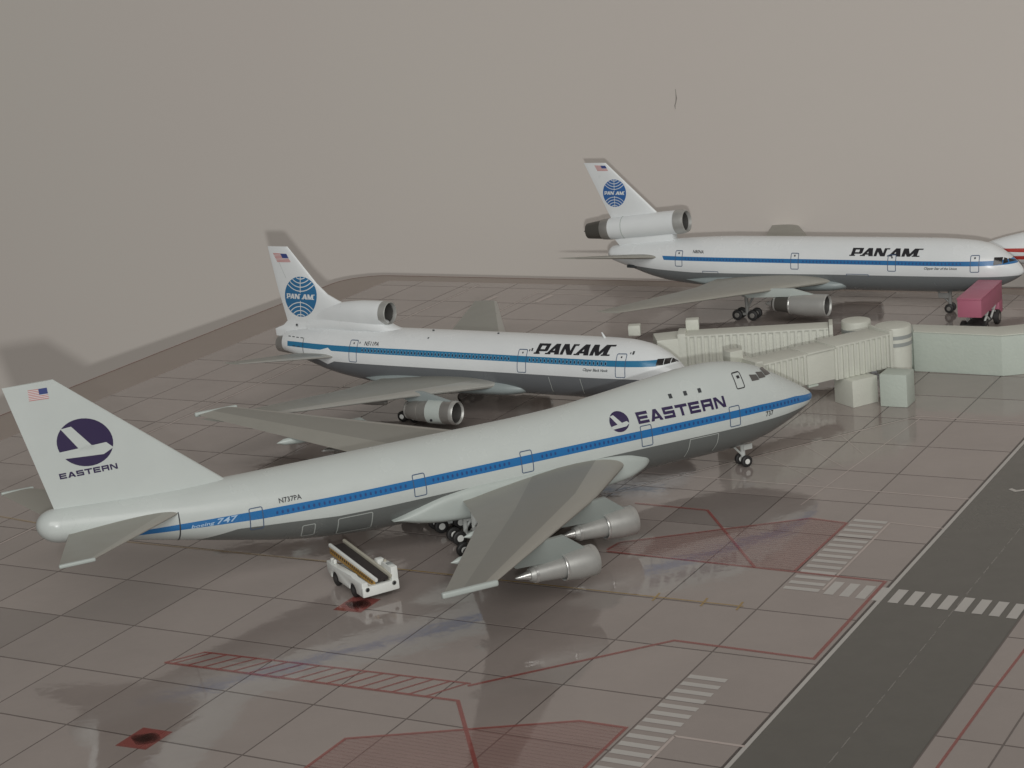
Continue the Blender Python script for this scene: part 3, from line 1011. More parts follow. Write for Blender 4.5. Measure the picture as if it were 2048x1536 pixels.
def jumbo():
    A = empty('model_airliner', 'large white four-engined model airliner with EASTERN lettering, nearest the camera', 'model airplane', (6.581, 41.599, 0), (0, .0105, .41664), K, group='die-cast model airliners')
    A.location.z = .0105 * -7.3 * K * -1 * -1
    hull = Hull([(0, 5.15, 5.15, 5.15, 0), (-.25, 5.52, 5.15, 4.74, .55), (-1, 6.1, 5.15, 4.25, 1.22), (-2.1, 6.8, 5.15, 3.75, 1.8), (-3.8, 7.8, 5.18, 3.1, 2.38), (-5.5, 8.75, 5.2, 2.52, 2.75),
                 (-7.2, 9.38, 5.2, 2.16, 2.98), (-8.9, 9.74, 5.2, 2.0, 3.12), (-10.6, 9.90, 5.2, 1.93, 3.2), (-12.5, 9.88, 5.2, 1.9, 3.25), (-15.7, 9.6, 5.2, 1.88, 3.25), (-20.7, 9.05, 5.2, 1.86, 3.25),
                 (-25.6, 8.62, 5.2, 1.86, 3.25), (-30, 8.52, 5.2, 1.86, 3.25), (-42, 8.52, 5.22, 1.92, 3.24), (-46, 8.54, 5.35, 2.2, 3.12), (-50, 8.55, 5.6, 2.78, 2.9), (-54, 8.58, 6.05, 3.62, 2.6), (-58, 8.62, 6.5, 4.5, 2.22),
                 (-62, 8.72, 7.0, 5.38, 1.82), (-66, 8.86, 7.5, 6.15, 1.46), (-68.7, 8.95, 7.75, 6.5, 1.3)], cap=1.5, stations=170)
    paint = livery('jumbo_livery', W747, BLUE747, GREY747,
                   [(2, 5.05), (-.5, 4.75), (-4, 4.62), (-9, 4.6), (-20, 4.62), (-42, 4.52), (-46, 4.55), (-50, 4.86), (-54, 5.08), (-57, 4.5), (-72, 3)],
                   [(2, 4.98), (-.6, 5.02), (-3, 5.26), (-7, 5.48), (-12, 5.52), (-45, 5.52), (-52, 5.58), (-58, 5.84), (-63, 6.05), (-72, 6.1)],
                   [(2, 5.35), (-.6, 5.52), (-3, 5.92), (-7, 6.12), (-12, 6.18), (-45, 6.2), (-52, 6.28), (-58, 6.36), (-63, 6.4), (-72, 6.4)], -63.5, 3)
    b = link('fuselage', hull.mesh('fuselage'), paint, A)
    # windows, doors, prints
    window_row('cabin_windows', hull, [(-2.6, -8.6), (-10.9, -16.9), (-19.6, -25.8), (-27.0, -28.2), (-31.2, -37.9), (-40.3, -50.9)], lambda x: float(np.interp(-x, [0, 3, 7, 12], [5.2, 5.60, 5.80, 5.86])), M_win747, b, .17, .28, pitch=.42)
    for x in (-9.78, -18.45, -29.6, -39.1, -52.55):
        decal('cabin_door', hull, frame_polys(x - .55, 4.78, x + .55, 6.58, .075), M_line, b, off=.034, step=.4)
    decal('upper_deck_door', hull, frame_polys(-9.1, 7.78, -8.2, 9.08, .085), M_ink, b, off=.03, step=.4)
    decal('upper_deck_door_pane', hull, [rect(-8.72, 8.58, -8.42, 8.80)], M_ink, b, off=.03)
    for x in (-15.45, -14.04, -12.67): decal('upper_deck_window', hull, [rect(x - .17, 8.18, x + .15, 8.52)], M_linegrey, b, off=.03)
    for x0, x1, s in ((-7.3, -6.46, 0), (-6.44, -5.62, .02), (-5.60, -4.75, .05)):
        decal('windscreen', hull, [[(x0, 8.12 + s), (x1, 8.06 + s), (x1 - .1, 8.60 + s - .12), (x0 - .05, 8.68 + s - .06)]], M_glass747, b, off=.03, step=.2)
    for x0, x1 in ((-49.0, -47.9), (-46.1, -43.2)): decal('cargo_door', hull, frame_polys(x0, 2.75 if x1 > -45 else 3.2, x1, 4.35, .08), M_panel, b, off=.03, step=.4)
    decal('cargo_door', hull, ribbon([(-14.5, 2.8), (-14.35, 3.6), (-14.3, 4.5), (-11.5, 4.5), (-11.5, 3.6), (-11.7, 2.8)], .07), M_panel, b, off=.03, step=.4)
    decal('airline_lettering', hull, word('EASTERN', -19.0, 6.74, 8.5, .93, .16, -.10, -.012), M_navy, b, off=.03)
    roundel(hull, b, -20.7, 7.22, .88, .80, 'round_emblem', .03)
    print_text('registration', 'N737PA', hull, -50.65, 6.52, .36, M_ink, b, 1.85)
    print_text('fleet_number', '737', hull, -6.55, 4.98, .42, M_ink, b, .85)
    print_text('type_name', 'boeing', hull, -57.6, 5.86, .27, M_paleblueink, b, 1.75, .35, .012, off=.036)
    print_text('type_name', '747', hull, -55.7, 5.84, .42, M_paleblueink, b, 1.6, .35, .012, off=.036)
    tube('antenna', (-19.8, -.1, 1.9), (-19.9, -.1, 1.15), .16, .08, M_strut, b)
    ring = [hull.pt(-58.4, z, -1, .01) for z in np.linspace(4.75, 8.45, 20)]
    V, F = [], []
    for x in (-58.36, -58.46):
        for z in np.linspace(4.6, 7.3, 24): V.append(hull.pt(x, z, -1, .016))
    for k in range(23): F.append((k, k + 1, 24 + k + 1, 24 + k))
    link('tail_joint', recalc(pymesh('tail_joint', V, F)), M_linegrey, b)
    # fin
    fa, fb = (-53.4, 0, 8.1, 13.6, .075), (-65.9, 0, 18.75, 3.75, .075)
    f = wing('tail_fin', [fa, fb], [M_white747, M_white747, M_white747], A, vertical=True)
    fs = FinSurf(fa, fb)
    roundel(fs, f, -64.25, 13.62, 2.08, 1.86, 'round_emblem', .016, tilt=-.10)
    decal('fin_lettering', fs, word('EASTERN', -66.45, 11.12, 4.35, .44, .16, -.12, .008), M_navy, f, off=.016)
    flag(f, fs, [(-67.85, 18.28), (-66.45, 18.26), (-66.40, 17.42), (-67.85, 17.46)], M_flagredpale)
    # wings, tailplane
    for s in (-1, 1):
        wing('wing', [(-20.2, s * 2.6, 3.55, 15.2, .14), (-27.4, s * 11.1, 4.25, 10.3, .135), (-44.3, s * 28.9, 6.35, 3.75, .11)], [M_jwing] * 3, A)
        tip = box('wing_tip', (4.1, .40, .42), (0, 0, 0), M_fairing, A, bev=.17, seg=4)
        tip.location = (-46.15, s * 29.0, 6.36)
        wing('tailplane', [(-57.6, s * 1.2, 7.12, 9.0, .085), (-66.8, s * 10.4, 7.85, 2.5, .08)], [M_wing, M_wingle, M_wing], A)
        tp = box('tailplane_tip', (2.6, .28, .28), (0, 0, 0), M_fairing, A, bev=.12, seg=4)
        tp.location = (-68.0, s * 10.5, 7.86)
        for ex, ey, ez, wx in ((-24.75, 11.9, 1.98, -28.2), (-32.7, 20.6, 2.98, -36.6)):
            turbofan(A, ex, s * ey, ez, 1.16, 2.6, 6.5, .76, M_metal, M_metal, M_metal)
            zl = (3.55 + (ey - 2.6) * .082 if ey < 11.2 else 4.25 + (ey - 11.1) * .118) - .42
            pylon(A, [(ex - .7, ez + 1.1), (ex - 2.4, zl + .45), (wx - 1.5, zl + .35), (wx - 4.0, zl + .1), (ex - 6.4, ez + .75), (ex - 3.2, ez + .6)], s * ey, .42, M_pylon)
        # flap track fairing
        for fy, fx in ((19.5, -41.4), (13.0, -37.6)):
            lathe('flap_track_fairing', [(fx + 2.6, 0), (fx + 1.6, .30), (fx, .42), (fx - 1.5, .28), (fx - 2.2, 0)], M_fairing, A, n=18, c=(0, s * fy, 3.0 + (fy - 2.6) * .11))
    loft('wing_root_fairing', smooth_secs([(-17.7, 3.4, .05, .05, 1.6, 2.2), (-18.0, 3.4, .55, .6, 2.6, 2.6), (-18.9, 3.35, .95, 1.05, 3.15, 3), (-20.5, 3.35, 1.3, 1.35, 3.42, 4.5), (-24, 3.3, 1.5, 1.48, 3.52, 6), (-34, 3.28, 1.5, 1.48, 3.52, 6), (-37, 3.22, 1.34, 1.3, 3.46, 4.6), (-39.6, 3.12, .75, .85, 3.3, 3), (-41.5, 3.05, .05, .05, 3.0, 2)], 56), M_fairing, A, nr=72)
    # undercarriage
    for x, y in ((-35.0, -1.9), (-35.0, 1.9), (-35.9, -6.0), (-35.9, 6.0)): bogie(A, x, y, 2.4 if abs(y) < 3 else 3.4, .62, .85, .62, zg=-.30)
    g = tube('nose_gear_strut', (-7.35, 0, 2.3), (-7.3, 0, .55), .24, .2, M_strut, A)
    tube('drag_brace', (-8.4, 0, 2.1), (-7.3, 0, .9), .1, .1, M_strut, g)
    box('gear_door', (.9, .08, .5), (-7.0, -.35, 1.75), M_strut, g, bev=.03)
    for s in (-1, 1): wheel(A, -7.3, s * .52, .52, .52, .38)
    return A

def roundel(surf, parent, cx, cz, rx, rz, name, off, tilt=0):
    """dark disc with a pale rising-bird mark"""
    C = lambda u, v: (cx + rx * u, cz + rz * v + tilt * rx * u)
    N = 40
    P = [[C(0, 0), C(math.cos(2 * PI * k / N), math.sin(2 * PI * k / N)), C(math.cos(2 * PI * (k + 1) / N), math.sin(2 * PI * (k + 1) / N)), C(math.cos(2 * PI * (k + 1) / N), math.sin(2 * PI * (k + 1) / N))] for k in range(N)]
    d = decal(name, surf, P, M_navy, parent, off=off, step=.3)
    bird = [[C(-.80, .62), C(-.42, .70), C(.28, -.22), C(-.22, -.30)],
            [C(-.98, -.34), C(-.80, -.62), C(.60, -.55), C(.98, -.30)],
            [C(-.98, -.34), C(.98, -.30), C(.74, -.06), C(-.98, -.34)],
            [C(-.30, -.32), C(.30, -.32), C(.36, -.14), C(-.02, -.12)]]
    decal('bird_mark', surf, bird, M_white747, d, off=off + .014, step=.3)
    return d
jumbo()

# ------------------------------------------------------------------ tri-jet with a straight-through centre engine in the fin base (middle)
def trijet_middle():
    A = empty('model_airliner', 'white PAN AM tri-jet model with fat fin base, in the middle behind the big airliner', 'model airplane', (4.08, 44.56, 0), (0, 0, math.radians(-32.6)), K, group='die-cast model airliners')
    hull = Hull([(.55, 4.75, 4.75, 4.75, 0), (.35, 5.15, 4.75, 4.38, .5), (-.3, 5.8, 4.8, 3.85, 1.1), (-1.2, 6.55, 4.95, 3.3, 1.65), (-2.2, 7.15, 5.05, 2.85, 2.08), (-3.6, 7.70, 5.1, 2.45, 2.48), (-5.8, 8.03, 5.1, 2.2, 2.8), (-8.5, 8.1, 5.1, 2.13, 2.95), (-12, 8.1, 5.1, 2.1, 2.98),
                 (-31, 8.05, 5.1, 2.1, 2.98), (-35, 8.02, 5.12, 2.25, 2.94), (-38, 8.0, 5.2, 2.6, 2.8), (-41, 7.95, 5.4, 3.15, 2.5), (-44, 7.7, 5.7, 4.05, 2.0), (-46.3, 7.35, 5.9, 4.75, 1.5), (-47.2, 7.15, 5.95, 4.95, 1.2)], stations=150)
    paint = livery('tristar_livery', WPAN, BLUEL, GREYL,
                   [(2, 4.6), (-2, 4.72), (-5, 4.84), (-14, 4.86), (-37, 4.86), (-40, 4.86), (-43, 4.9), (-46, 5.2), (-72, 5.2)],
                   [(2, 5.98), (-1, 6.0), (-45, 5.96), (-48, 5.9)], [(2, 6.5), (-1, 6.55), (-30, 6.58), (-45, 6.5), (-48, 6.4)], -46.2, -1.95)
    b = link('fuselage', hull.mesh('fuselage'), paint, A)
    window_row('cabin_windows', hull, [(-6.9, -15.3), (-17.7, -35.5)], 6.25, M_winL, b, .17, .29, rim=M_winrim, pitch=.41)
    for x in (-36.7, -16.2, -5.35):
        decal('cabin_door', hull, frame_polys(x - .52, 4.98, x + .52, 7.15, .07), M_line, b, off=.036, step=.4)
        decal('door_pane', hull, [rect(x - .06, 6.78, x + .08, 6.92)], M_ink, b, off=.036)
    decal('airline_lettering', hull, word('pan', -14.85, 6.80, 4.15, .84, .06, .24, .016) + word('am', -10.25, 6.87, 3.1, .84, .08, .24, .016, {'m': 1.15}), M_ink, b, off=.03, step=.3)
    print_text('registration', 'N511PA', hull, -35.4, 6.72, .36, M_ink, b, 1.85, .15)
    decal('door_mark', hull, [rect(-15.55, 7.0, -15.43, 7.16), rect(-15.32, 7.02, -15.14, 7.26), rect(-4.6, 7.1, -4.5, 7.24), rect(-4.38, 7.06, -4.2, 7.32), rect(-36.02, 6.85, -35.9, 7.0)], M_linegrey, b, off=.03)
    print_text('ship_name', 'Clipper Black Hawk', hull, -9.35, 5.50, .26, M_linegrey, b, 2.7, .3)
    for P in ([(-2.02, 6.05), (-1.43, 6.07), (-1.49, 6.56), (-2.0, 6.60)], [(-1.39, 6.08), (-.94, 6.12), (-1.06, 6.48), (-1.45, 6.55)], [(-.90, 6.13), (-.34, 6.13), (-.68, 6.32), (-1.02, 6.47)]):
        decal('windscreen', hull, [P], M_glass, b, off=.03, step=.15)
    for x in (-13.2, -9.7): decal('panel_line', hull, ribbon([(x, 4.7), (x + .05, 3.8), (x - .1, 3.0)], .06), M_panel, b, off=.02, step=.3)
    decal('access_panel_line', hull, [rect(x, 6.88, x + .38, 6.95) for x in (-46.2, -45.55, -44.9, -44.25)] + [rect(x, 6.02, x + .38, 6.09) for x in (-45.3, -44.6)] + ribbon([(-43.75, 6.95), (-43.72, 5.2)], .07), M_linegrey, b, off=.03)
    tube('antenna', (-8.2, 0, 8.0), (-8.55, 0, 8.62), .14, .06, M_whiteink, b)
    for x in (-20.2, -28.0): tube('antenna', (x, -.3, 8.05), (x, -.3, 8.17), .12, .1, M_linegrey, b, n=8)
    decal('roof_speck', hull, [rect(-27.9, 7.55, -27.75, 7.66)], M_linegrey, b, off=.03)
    # centre intake and duct
    c = loft('centre_engine_duct', smooth_secs([(-33.7, 9.62, 1.18, 1.18, 1.18, 2), (-34.6, 9.62, 1.24, 1.5, 1.24, 2), (-36.5, 9.6, 1.25, 2.0, 1.22, 2), (-38.5, 9.5, 1.2, 2.3, 1.05, 2), (-40.5, 9.3, 1.1, 2.4, .78, 2), (-42.5, 9.0, .9, 2.4, .42, 2), (-44.5, 8.5, .5, 1.6, .15, 2)], 44), M_whitepan, A, front=False)
    lathe('intake_lip', [(-34.4, 1.0), (-33.6, 1.04), (-33.36, 1.10), (-33.42, 1.17), (-33.7, 1.205), (-34.15, 1.235), (-34.15, 1.1)], M_metal, c, n=44, c=(0, 0, 9.62))
    lathe('intake_throat', [(-33.72, 1.035), (-34.4, .985), (-35.0, .97), (-35.0, 0)], M_throat, c, n=36, c=(0, 0, 9.62))
    loft('duct_fillet', smooth_secs([(-31.6, 7.9, .02, .1, .15, 2), (-33, 7.9, .38, .3, .7, 2), (-34.5, 8.0, .95, .5, 1.1, 2), (-37, 8.2, 1.2, .8, 1.2, 2), (-40, 8.2, 1.0, 1, 1.0, 2), (-44, 8.0, .5, .8, .6, 2)], 30), M_whitepan, A)
    lathe('tail_exhaust', [(-45.9, 1.0), (-46.1, 1.04), (-47.4, .98), (-48.35, .86), (-48.3, .78), (-47.4, .5)], M_metaldk, A, n=36, c=(0, 0, 5.74))
    fsec = [(-40.0, 0, 6.6, 8.75, .11), (-38.6, 0, 7.36, 10.2, .10), (-37.6, 0, 7.8, 10.0, .10), (-37.0, 0, 8.31, 10.0, .095), (-37.2, 0, 9.3, 10.0, .095), (-38.6, 0, 10.25, 8.8, .10), (-39.9, 0, 10.75, 7.6, .10), (-41.15, 0, 11.35, 6.5, .10), (-42.45, 0, 12.5, 5.4, .10), (-45.75, 0, 16.4, 2.68, .09)]
    f = wing('tail_fin', fsec, [M_whitepan] * 3, A, vertical=True, nspan=5)
    fs = FinSurf(*fsec)
    class FS2:
        def pt(s, x, z, side, off):
            p = fs.pt(x, z, side, off)
            return p
    globe(f, FS2(), -44.62, 11.05, 2.22, 2.2, M_globe, tilt=.30)
    lathe('vent', [(0, .13), (.05, .13)], M_linegrey, f, n=12, axis='y', c=(-45.46, -.44, 8.0))
    flag(f, fs, [(-47.75, 15.68), (-45.88, 15.65), (-45.42, 14.78), (-47.28, 14.74)], M_flagred)
    decal('rudder_line', fs, ribbon([(-47.05, 14.7), (-46.35, 13.05)], .04), M_panel, f, off=.015)
    for s in (-1, 1):
        wing('wing', [(-19.2, s * 2.4, 3.35, 13.9, .105), (-24.6, s * 8.6, 3.75, 9.2, .10), (-36.0, s * 24.5, 4.95, 3.0, .09)], [M_wingL, M_wingLle, M_wingL], A)
        wing('tailplane', [(-38.4, s * 1.6, 5.2, 6.6, .085), (-46.0, s * 9.7, 6.1, 2.3, .08)], [M_wingL, M_wingLle, M_wingL], A)
        pl = decal('tailplane_seal', hull, [[(-43.0, 5.5), (-40.4, 4.45), (-38.35, 5.25), (-40.1, 6.25)]], M_whitepan, A, off=.02, side=s)
        turbofan(A, -20.55, s * 8.4, 2.12, 1.17, 4.6, 6.6, 1.0, M_metaldk, M_metaldk, M_metal, band=(-22.0, -23.7), plug=False)
        lathe('cowl_vent', [(0, .14), (.06, .14)], M_ink, A, n=12, axis='y', c=(-23.0, s * 8.4 - 1.17, 1.55)) if s < 0 else None
        pylon(A, [(-20.9, 3.2), (-24.5, 4.1), (-28.0, 4.0), (-26.0, 2.9), (-22.0, 3.0)], s * 8.4, .4, M_fairingL)
        lathe('flap_track_fairing', [(-28.0, .0), (-28.2, .3), (-30, .38), (-32.0, .35), (-32.1, 0)], M_metaldk, A, n=16, c=(0, s * 9.5, 3.05))
        bogie(A, -28.2, s * 5.5, 3.2, .55, .7, .5, strut=M_strut)
    loft('wing_root_fairing', smooth_secs([(-15.8, 3.0, .05, .05, .5, 2), (-17, 3.0, .7, .7, 2.35, 2.2), (-19.5, 3.0, 1.15, .95, 3.02, 2.3), (-26, 3.0, 1.45, 1.0, 3.16, 2.4), (-31, 3.0, 1.4, .95, 3.12, 2.3), (-34, 3.1, .9, .75, 2.8, 2.1), (-36.2, 3.2, .05, .05, 2.0, 2)]), M_fairingL, A)
    g = tube('nose_gear_strut', (-7.4, 0, 2.4), (-7.4, 0, .5), .2, .18, M_strut, A)
    for s in (-1, 1): wheel(A, -7.4, s * .42, .5, .5, .34)
    return A
trijet_middle()

# ------------------------------------------------------------------ tri-jet with a nacelle carried on the fin (far)
def trijet_far():
    A = empty('model_airliner', 'white PAN AM tri-jet model with engine tube under its fin, by the wall', 'model airplane', (14.097, 52.106, 0), (0, 0, math.radians(-31.7)), K, group='die-cast model airliners')
    hull = Hull([(.85, 4.85, 4.85, 4.85, 0), (.65, 5.35, 4.88, 4.5, .5), (.05, 6.05, 4.95, 4.05, 1.1), (-.6, 6.6, 5.05, 3.7, 1.55), (-1.4, 7.2, 5.2, 3.35, 2.0), (-2.8, 7.92, 5.3, 2.95, 2.45), (-5.1, 8.3, 5.35, 2.55, 2.8), (-9, 8.46, 5.4, 2.4, 2.98), (-12, 8.46, 5.4, 2.38, 3.01),
                 (-33, 8.38, 5.4, 2.36, 3.01), (-38, 8.2, 5.45, 2.5, 2.9), (-41.5, 7.95, 5.55, 2.85, 2.65), (-44, 7.74, 5.7, 3.35, 2.35), (-47.3, 7.42, 5.9, 4.45, 1.8), (-49.7, 7.05, 6.1, 5.25, 1.2), (-50.5, 6.8, 6.15, 5.55, .85)], cap=.9, stations=150)
    paint = livery('dc_livery', WPAN, BLUED, GREYD,
                   [(2, 4.5), (-1, 4.62), (-6, 4.72), (-21, 4.68), (-31, 4.55), (-38, 4.52), (-43, 4.72), (-46, 4.95), (-47.5, 4.3), (-72, 3)],
                   [(2, 5.9), (-41, 5.93)], [(2, 6.42), (-41, 6.4)], -41.9, .3, .5)
    b = link('fuselage', hull.mesh('fuselage'), paint, A)
    window_row('cabin_windows', hull, [(-5.4, -12.4), (-14.6, -23.8), (-26.3, -38.8)], 6.15, M_win747, b, .17, .24, pitch=.42)
    for x in (-39.7, -24.85, -13.2, -3.85):
        decal('cabin_door', hull, frame_polys(x - .5, 5.22, x + .5, 7.05, .08), M_line, b, off=.036, step=.4)
        decal('door_pane', hull, [rect(x - .09, 6.66, x + .09, 6.84)], M_linegrey, b, off=.036)
    decal('airline_lettering', hull, word('pan', -18.15, 6.84, 4.1, .80, .06, .24, .002) + word('am', -13.55, 6.85, 3.0, .80, .08, .24, .002, {'m': 1.15}), M_ink, b, off=.03, step=.3)
    print_text('registration', 'N80NA', hull, -37.9, 6.80, .34, M_ink, b, 1.45)
    print_text('ship_name', 'Clipper Star of the Union', hull, -9.5, 5.52, .26, M_linegrey, b, 3.7, .3)
    for P in ([(-1.92, 5.95), (-1.08, 6.0), (-1.1, 6.66), (-1.9, 6.74)], [(-1.0, 6.02), (-.55, 6.1), (-.72, 6.48), (-1.0, 6.62)], [(-.46, 6.12), (.02, 6.12), (-.3, 6.30), (-.62, 6.48)]):
        decal('windscreen', hull, [P], M_glass, b, off=.03, step=.15)
    decal('cargo_door', hull, ribbon([(-34.6, 4.5), (-34.6, 4.72), (-36.6, 4.74), (-36.6, 4.5)], .07) + ribbon([(-16.0, 4.55), (-16.0, 4.80), (-18.6, 4.80), (-18.6, 4.6)], .07), M_line, b, off=.03, step=.3)
    lathe('tail_vent', [(-47.3, 0), (-47.2, .2), (-46.2, .24), (-45.6, 0)], M_linegrey, b, n=12, c=(0, -1.62, 4.85))
    # centre engine
    n = lathe('centre_engine', [(-40.5, 1.22), (-40.1, 1.33), (-40.6, 1.43), (-41.5, 1.44), (-45, 1.44), (-48.2, 1.40), (-50.2, 1.30), (-50.2, 1.1)], M_whitepan, A, n=48, c=(0, 0, 0))
    n.location.z = 0
    n.rotation_euler = (0, -.1, 0)
    n.location = (-.15, 0, 14.12)
    lathe('intake_lip', [(-40.4, 1.08), (-40.0, 1.12), (-39.62, 1.22), (-39.66, 1.34), (-40.1, 1.44), (-40.9, 1.475), (-40.9, 1.3)], M_metal, n, n=48)
    lathe('intake_throat', [(-40.0, 1.10), (-40.6, 1.03), (-41.4, 1.0), (-41.4, 0)], M_throat, n, n=36)
    lathe('fan_spinner', [(-40.9, 0), (-41.1, .2), (-41.4, .36)], M_metaldk, n, n=20)
    lathe('nozzle_ring', [(-49.9, 1.30), (-50.0, 1.335), (-51.1, 1.24), (-51.15, 1.1)], M_metaldk, n, n=44)
    lathe('exhaust_nozzle', [(-51.0, 1.16), (-51.4, 1.14), (-53.0, .97), (-53.2, .94), (-53.0, .80), (-52.4, .5), (-53.3, .3), (-53.9, .0)], M_exh, n, n=40)
    lathe('seam', [(-47.95, 1.40), (-47.95, 1.428), (-48.05, 1.428), (-48.05, 1.40)], M_fairing, n, n=48)
    pylon(A, [(-41.3, 7.75), (-41.35, 8.75), (-46, 8.5), (-49.2, 7.9), (-48.6, 7.15)], 0, 1.3, M_whitepan)
    fa, fb = (-42.6, 0, 10.4, 7.2, .08), (-49.95, 0, 17.25, 3.0, .08)
    f = wing('tail_fin', [fa, fb], [M_whitepan] * 3, A, vertical=True)
    fs = FinSurf(fa, fb)
    globe(f, fs, -48.98, 13.55, 1.62, 1.70, M_globeD, tilt=.10)
    flag(f, fs, [(-51.45, 16.95), (-49.95, 16.93), (-49.6, 16.3), (-51.1, 16.3)], M_flagred)
    for s in (-1, 1):
        wing('wing', [(-20.6, s * 2.4, 3.75, 14.2, .105), (-25.6, s * 8.5, 4.0, 9.4, .10), (-36.2, s * 25.0, 5.05, 3.0, .09)], [M_wing, M_wing, M_wing], A)
        wing('tailplane', [(-42.2, s * 1.5, 6.0, 7.2, .10), (-49.0, s * 10.8, 7.75, 2.6, .08)], [M_wing, M_wing, M_wing], A)
        turbofan(A, -18.9, s * 8.2, 2.36, 1.24, 4.4, 7.6, .92, M_metal, M_exh, M_metal, plug=True)
        pylon(A, [(-20.2, 3.5), (-23.0, 4.2), (-30.0, 4.1), (-28.5, 3.0), (-23.0, 3.3)], s * 8.2, .5, M_fairing)
        bogie(A, -29.6, s * 6.4, 3.6, .62, .95, .62, hub=M_metaldk, strut=M_strutdk)
    loft('wing_root_fairing', smooth_secs([(-18.3, 3.3, .05, .05, .5, 2), (-19.4, 3.3, .7, .7, 2.4, 2.2), (-21.5, 3.3, 1.0, .95, 3.02, 2.3), (-28, 3.3, 1.25, 1.0, 3.16, 2.4), (-33, 3.3, 1.2, .95, 3.12, 2.3), (-36.5, 3.4, .9, .75, 2.8, 2.1), (-39.5, 3.5, .05, .05, 2.0, 2)]), M_fairingL, A)
    g = tube('nose_gear_strut', (-7.6, 0, 2.6), (-7.6, 0, .5), .22, .2, M_strutdk, A)
    tube('drag_brace', (-9.0, 0, 2.4), (-7.6, 0, 1.0), .1, .1, M_strutdk, g)
    box('gear_door', (1.2, .08, .6), (-8.2, -.4, 2.0), M_strutdk, g, bev=.03)
    for s in (-1, 1): wheel(A, -7.6, s * .45, .52, .52, .36, hub=M_metaldk)
    return A
trijet_far()

# ------------------------------------------------------------------ the airliner that is cut off by the picture's right edge
def edge_airliner():
    A = empty('model_airliner', 'white model airliner with twin red stripes, cut off at the right edge', 'model airplane', (13.8, 55.25, -.10), (0, 0, math.radians(180 - 16)), K, group='die-cast model airliners')
    hull = Hull([(0, 5.3, 5.3, 5.3, 0), (-.6, 5.9, 5.35, 4.75, .7), (-2, 6.45, 5.4, 4.15, 1.3), (-4, 6.95, 5.4, 3.7, 1.75), (-7, 7.45, 5.4, 3.35, 2.1), (-12, 7.75, 5.4, 3.1, 2.3), (-20, 7.8, 5.4, 3.05, 2.35), (-34, 7.8, 5.4, 3.05, 2.35)], stations=80)
    b = link('fuselage', hull.mesh('fuselage', 64), M_whitepan, A)
    for z in (5.35, 4.45):
        decal('red_stripe', hull, [[(-1.2, z + .12), (-9, z - .22), (-9, z + .42), (-1.2, z + .38)], [(-9, z - .22), (-30, z - .22), (-30, z + .42), (-9, z + .42)]], M_redstripe, b, off=.02, step=.5, side=1)
    bogie(A, -18, 2.6, 3.4, .5, .6, .45, zg=.40)
    bogie(A, -18, -2.6, 3.4, .5, .6, .45, zg=.40)
    tube('nose_gear_strut', (-9, 0, 3.8), (-9, 0, .80), .2, .18, M_strutdk, A)
    for s in (-1, 1):
        wheel(A, -9, s * .4, .85, .45, .3)
        wing('wing', [(-11, s * 1.9, 3.6, 9.5, .1), (-24, s * 15, 4.8, 2.6, .09)], [M_wing] * 3, A)
    return A
edge_airliner()

# ------------------------------------------------------------------ terminal, jet bridges, blocks
tb = empty('terminal_building', 'long pale terminal block with an angled front at the right', 'terminal building')
prism('terminal_wall', [(10.13, 47.25), (12.04, 46.0), (16.5, 45.95), (16.5, 46.98), (12.2, 47.05), (10.25, 48.15)], 0, 1.0, M_resinpale, tb, bev=.025)
prism('roof_slab', [(10.17, 47.31), (12.06, 46.08), (16.5, 46.03), (16.5, 46.9), (12.18, 46.97), (10.29, 48.05)], 1.001, 1.022, M_resin, tb, bev=.008)
prism('walkway', [(9.30, 46.5), (9.60, 46.5), (9.80, 47.40), (10.20, 47.42), (10.27, 48.10), (9.5, 48.0)], 0, .93, M_resinpale, tb, bev=.02)

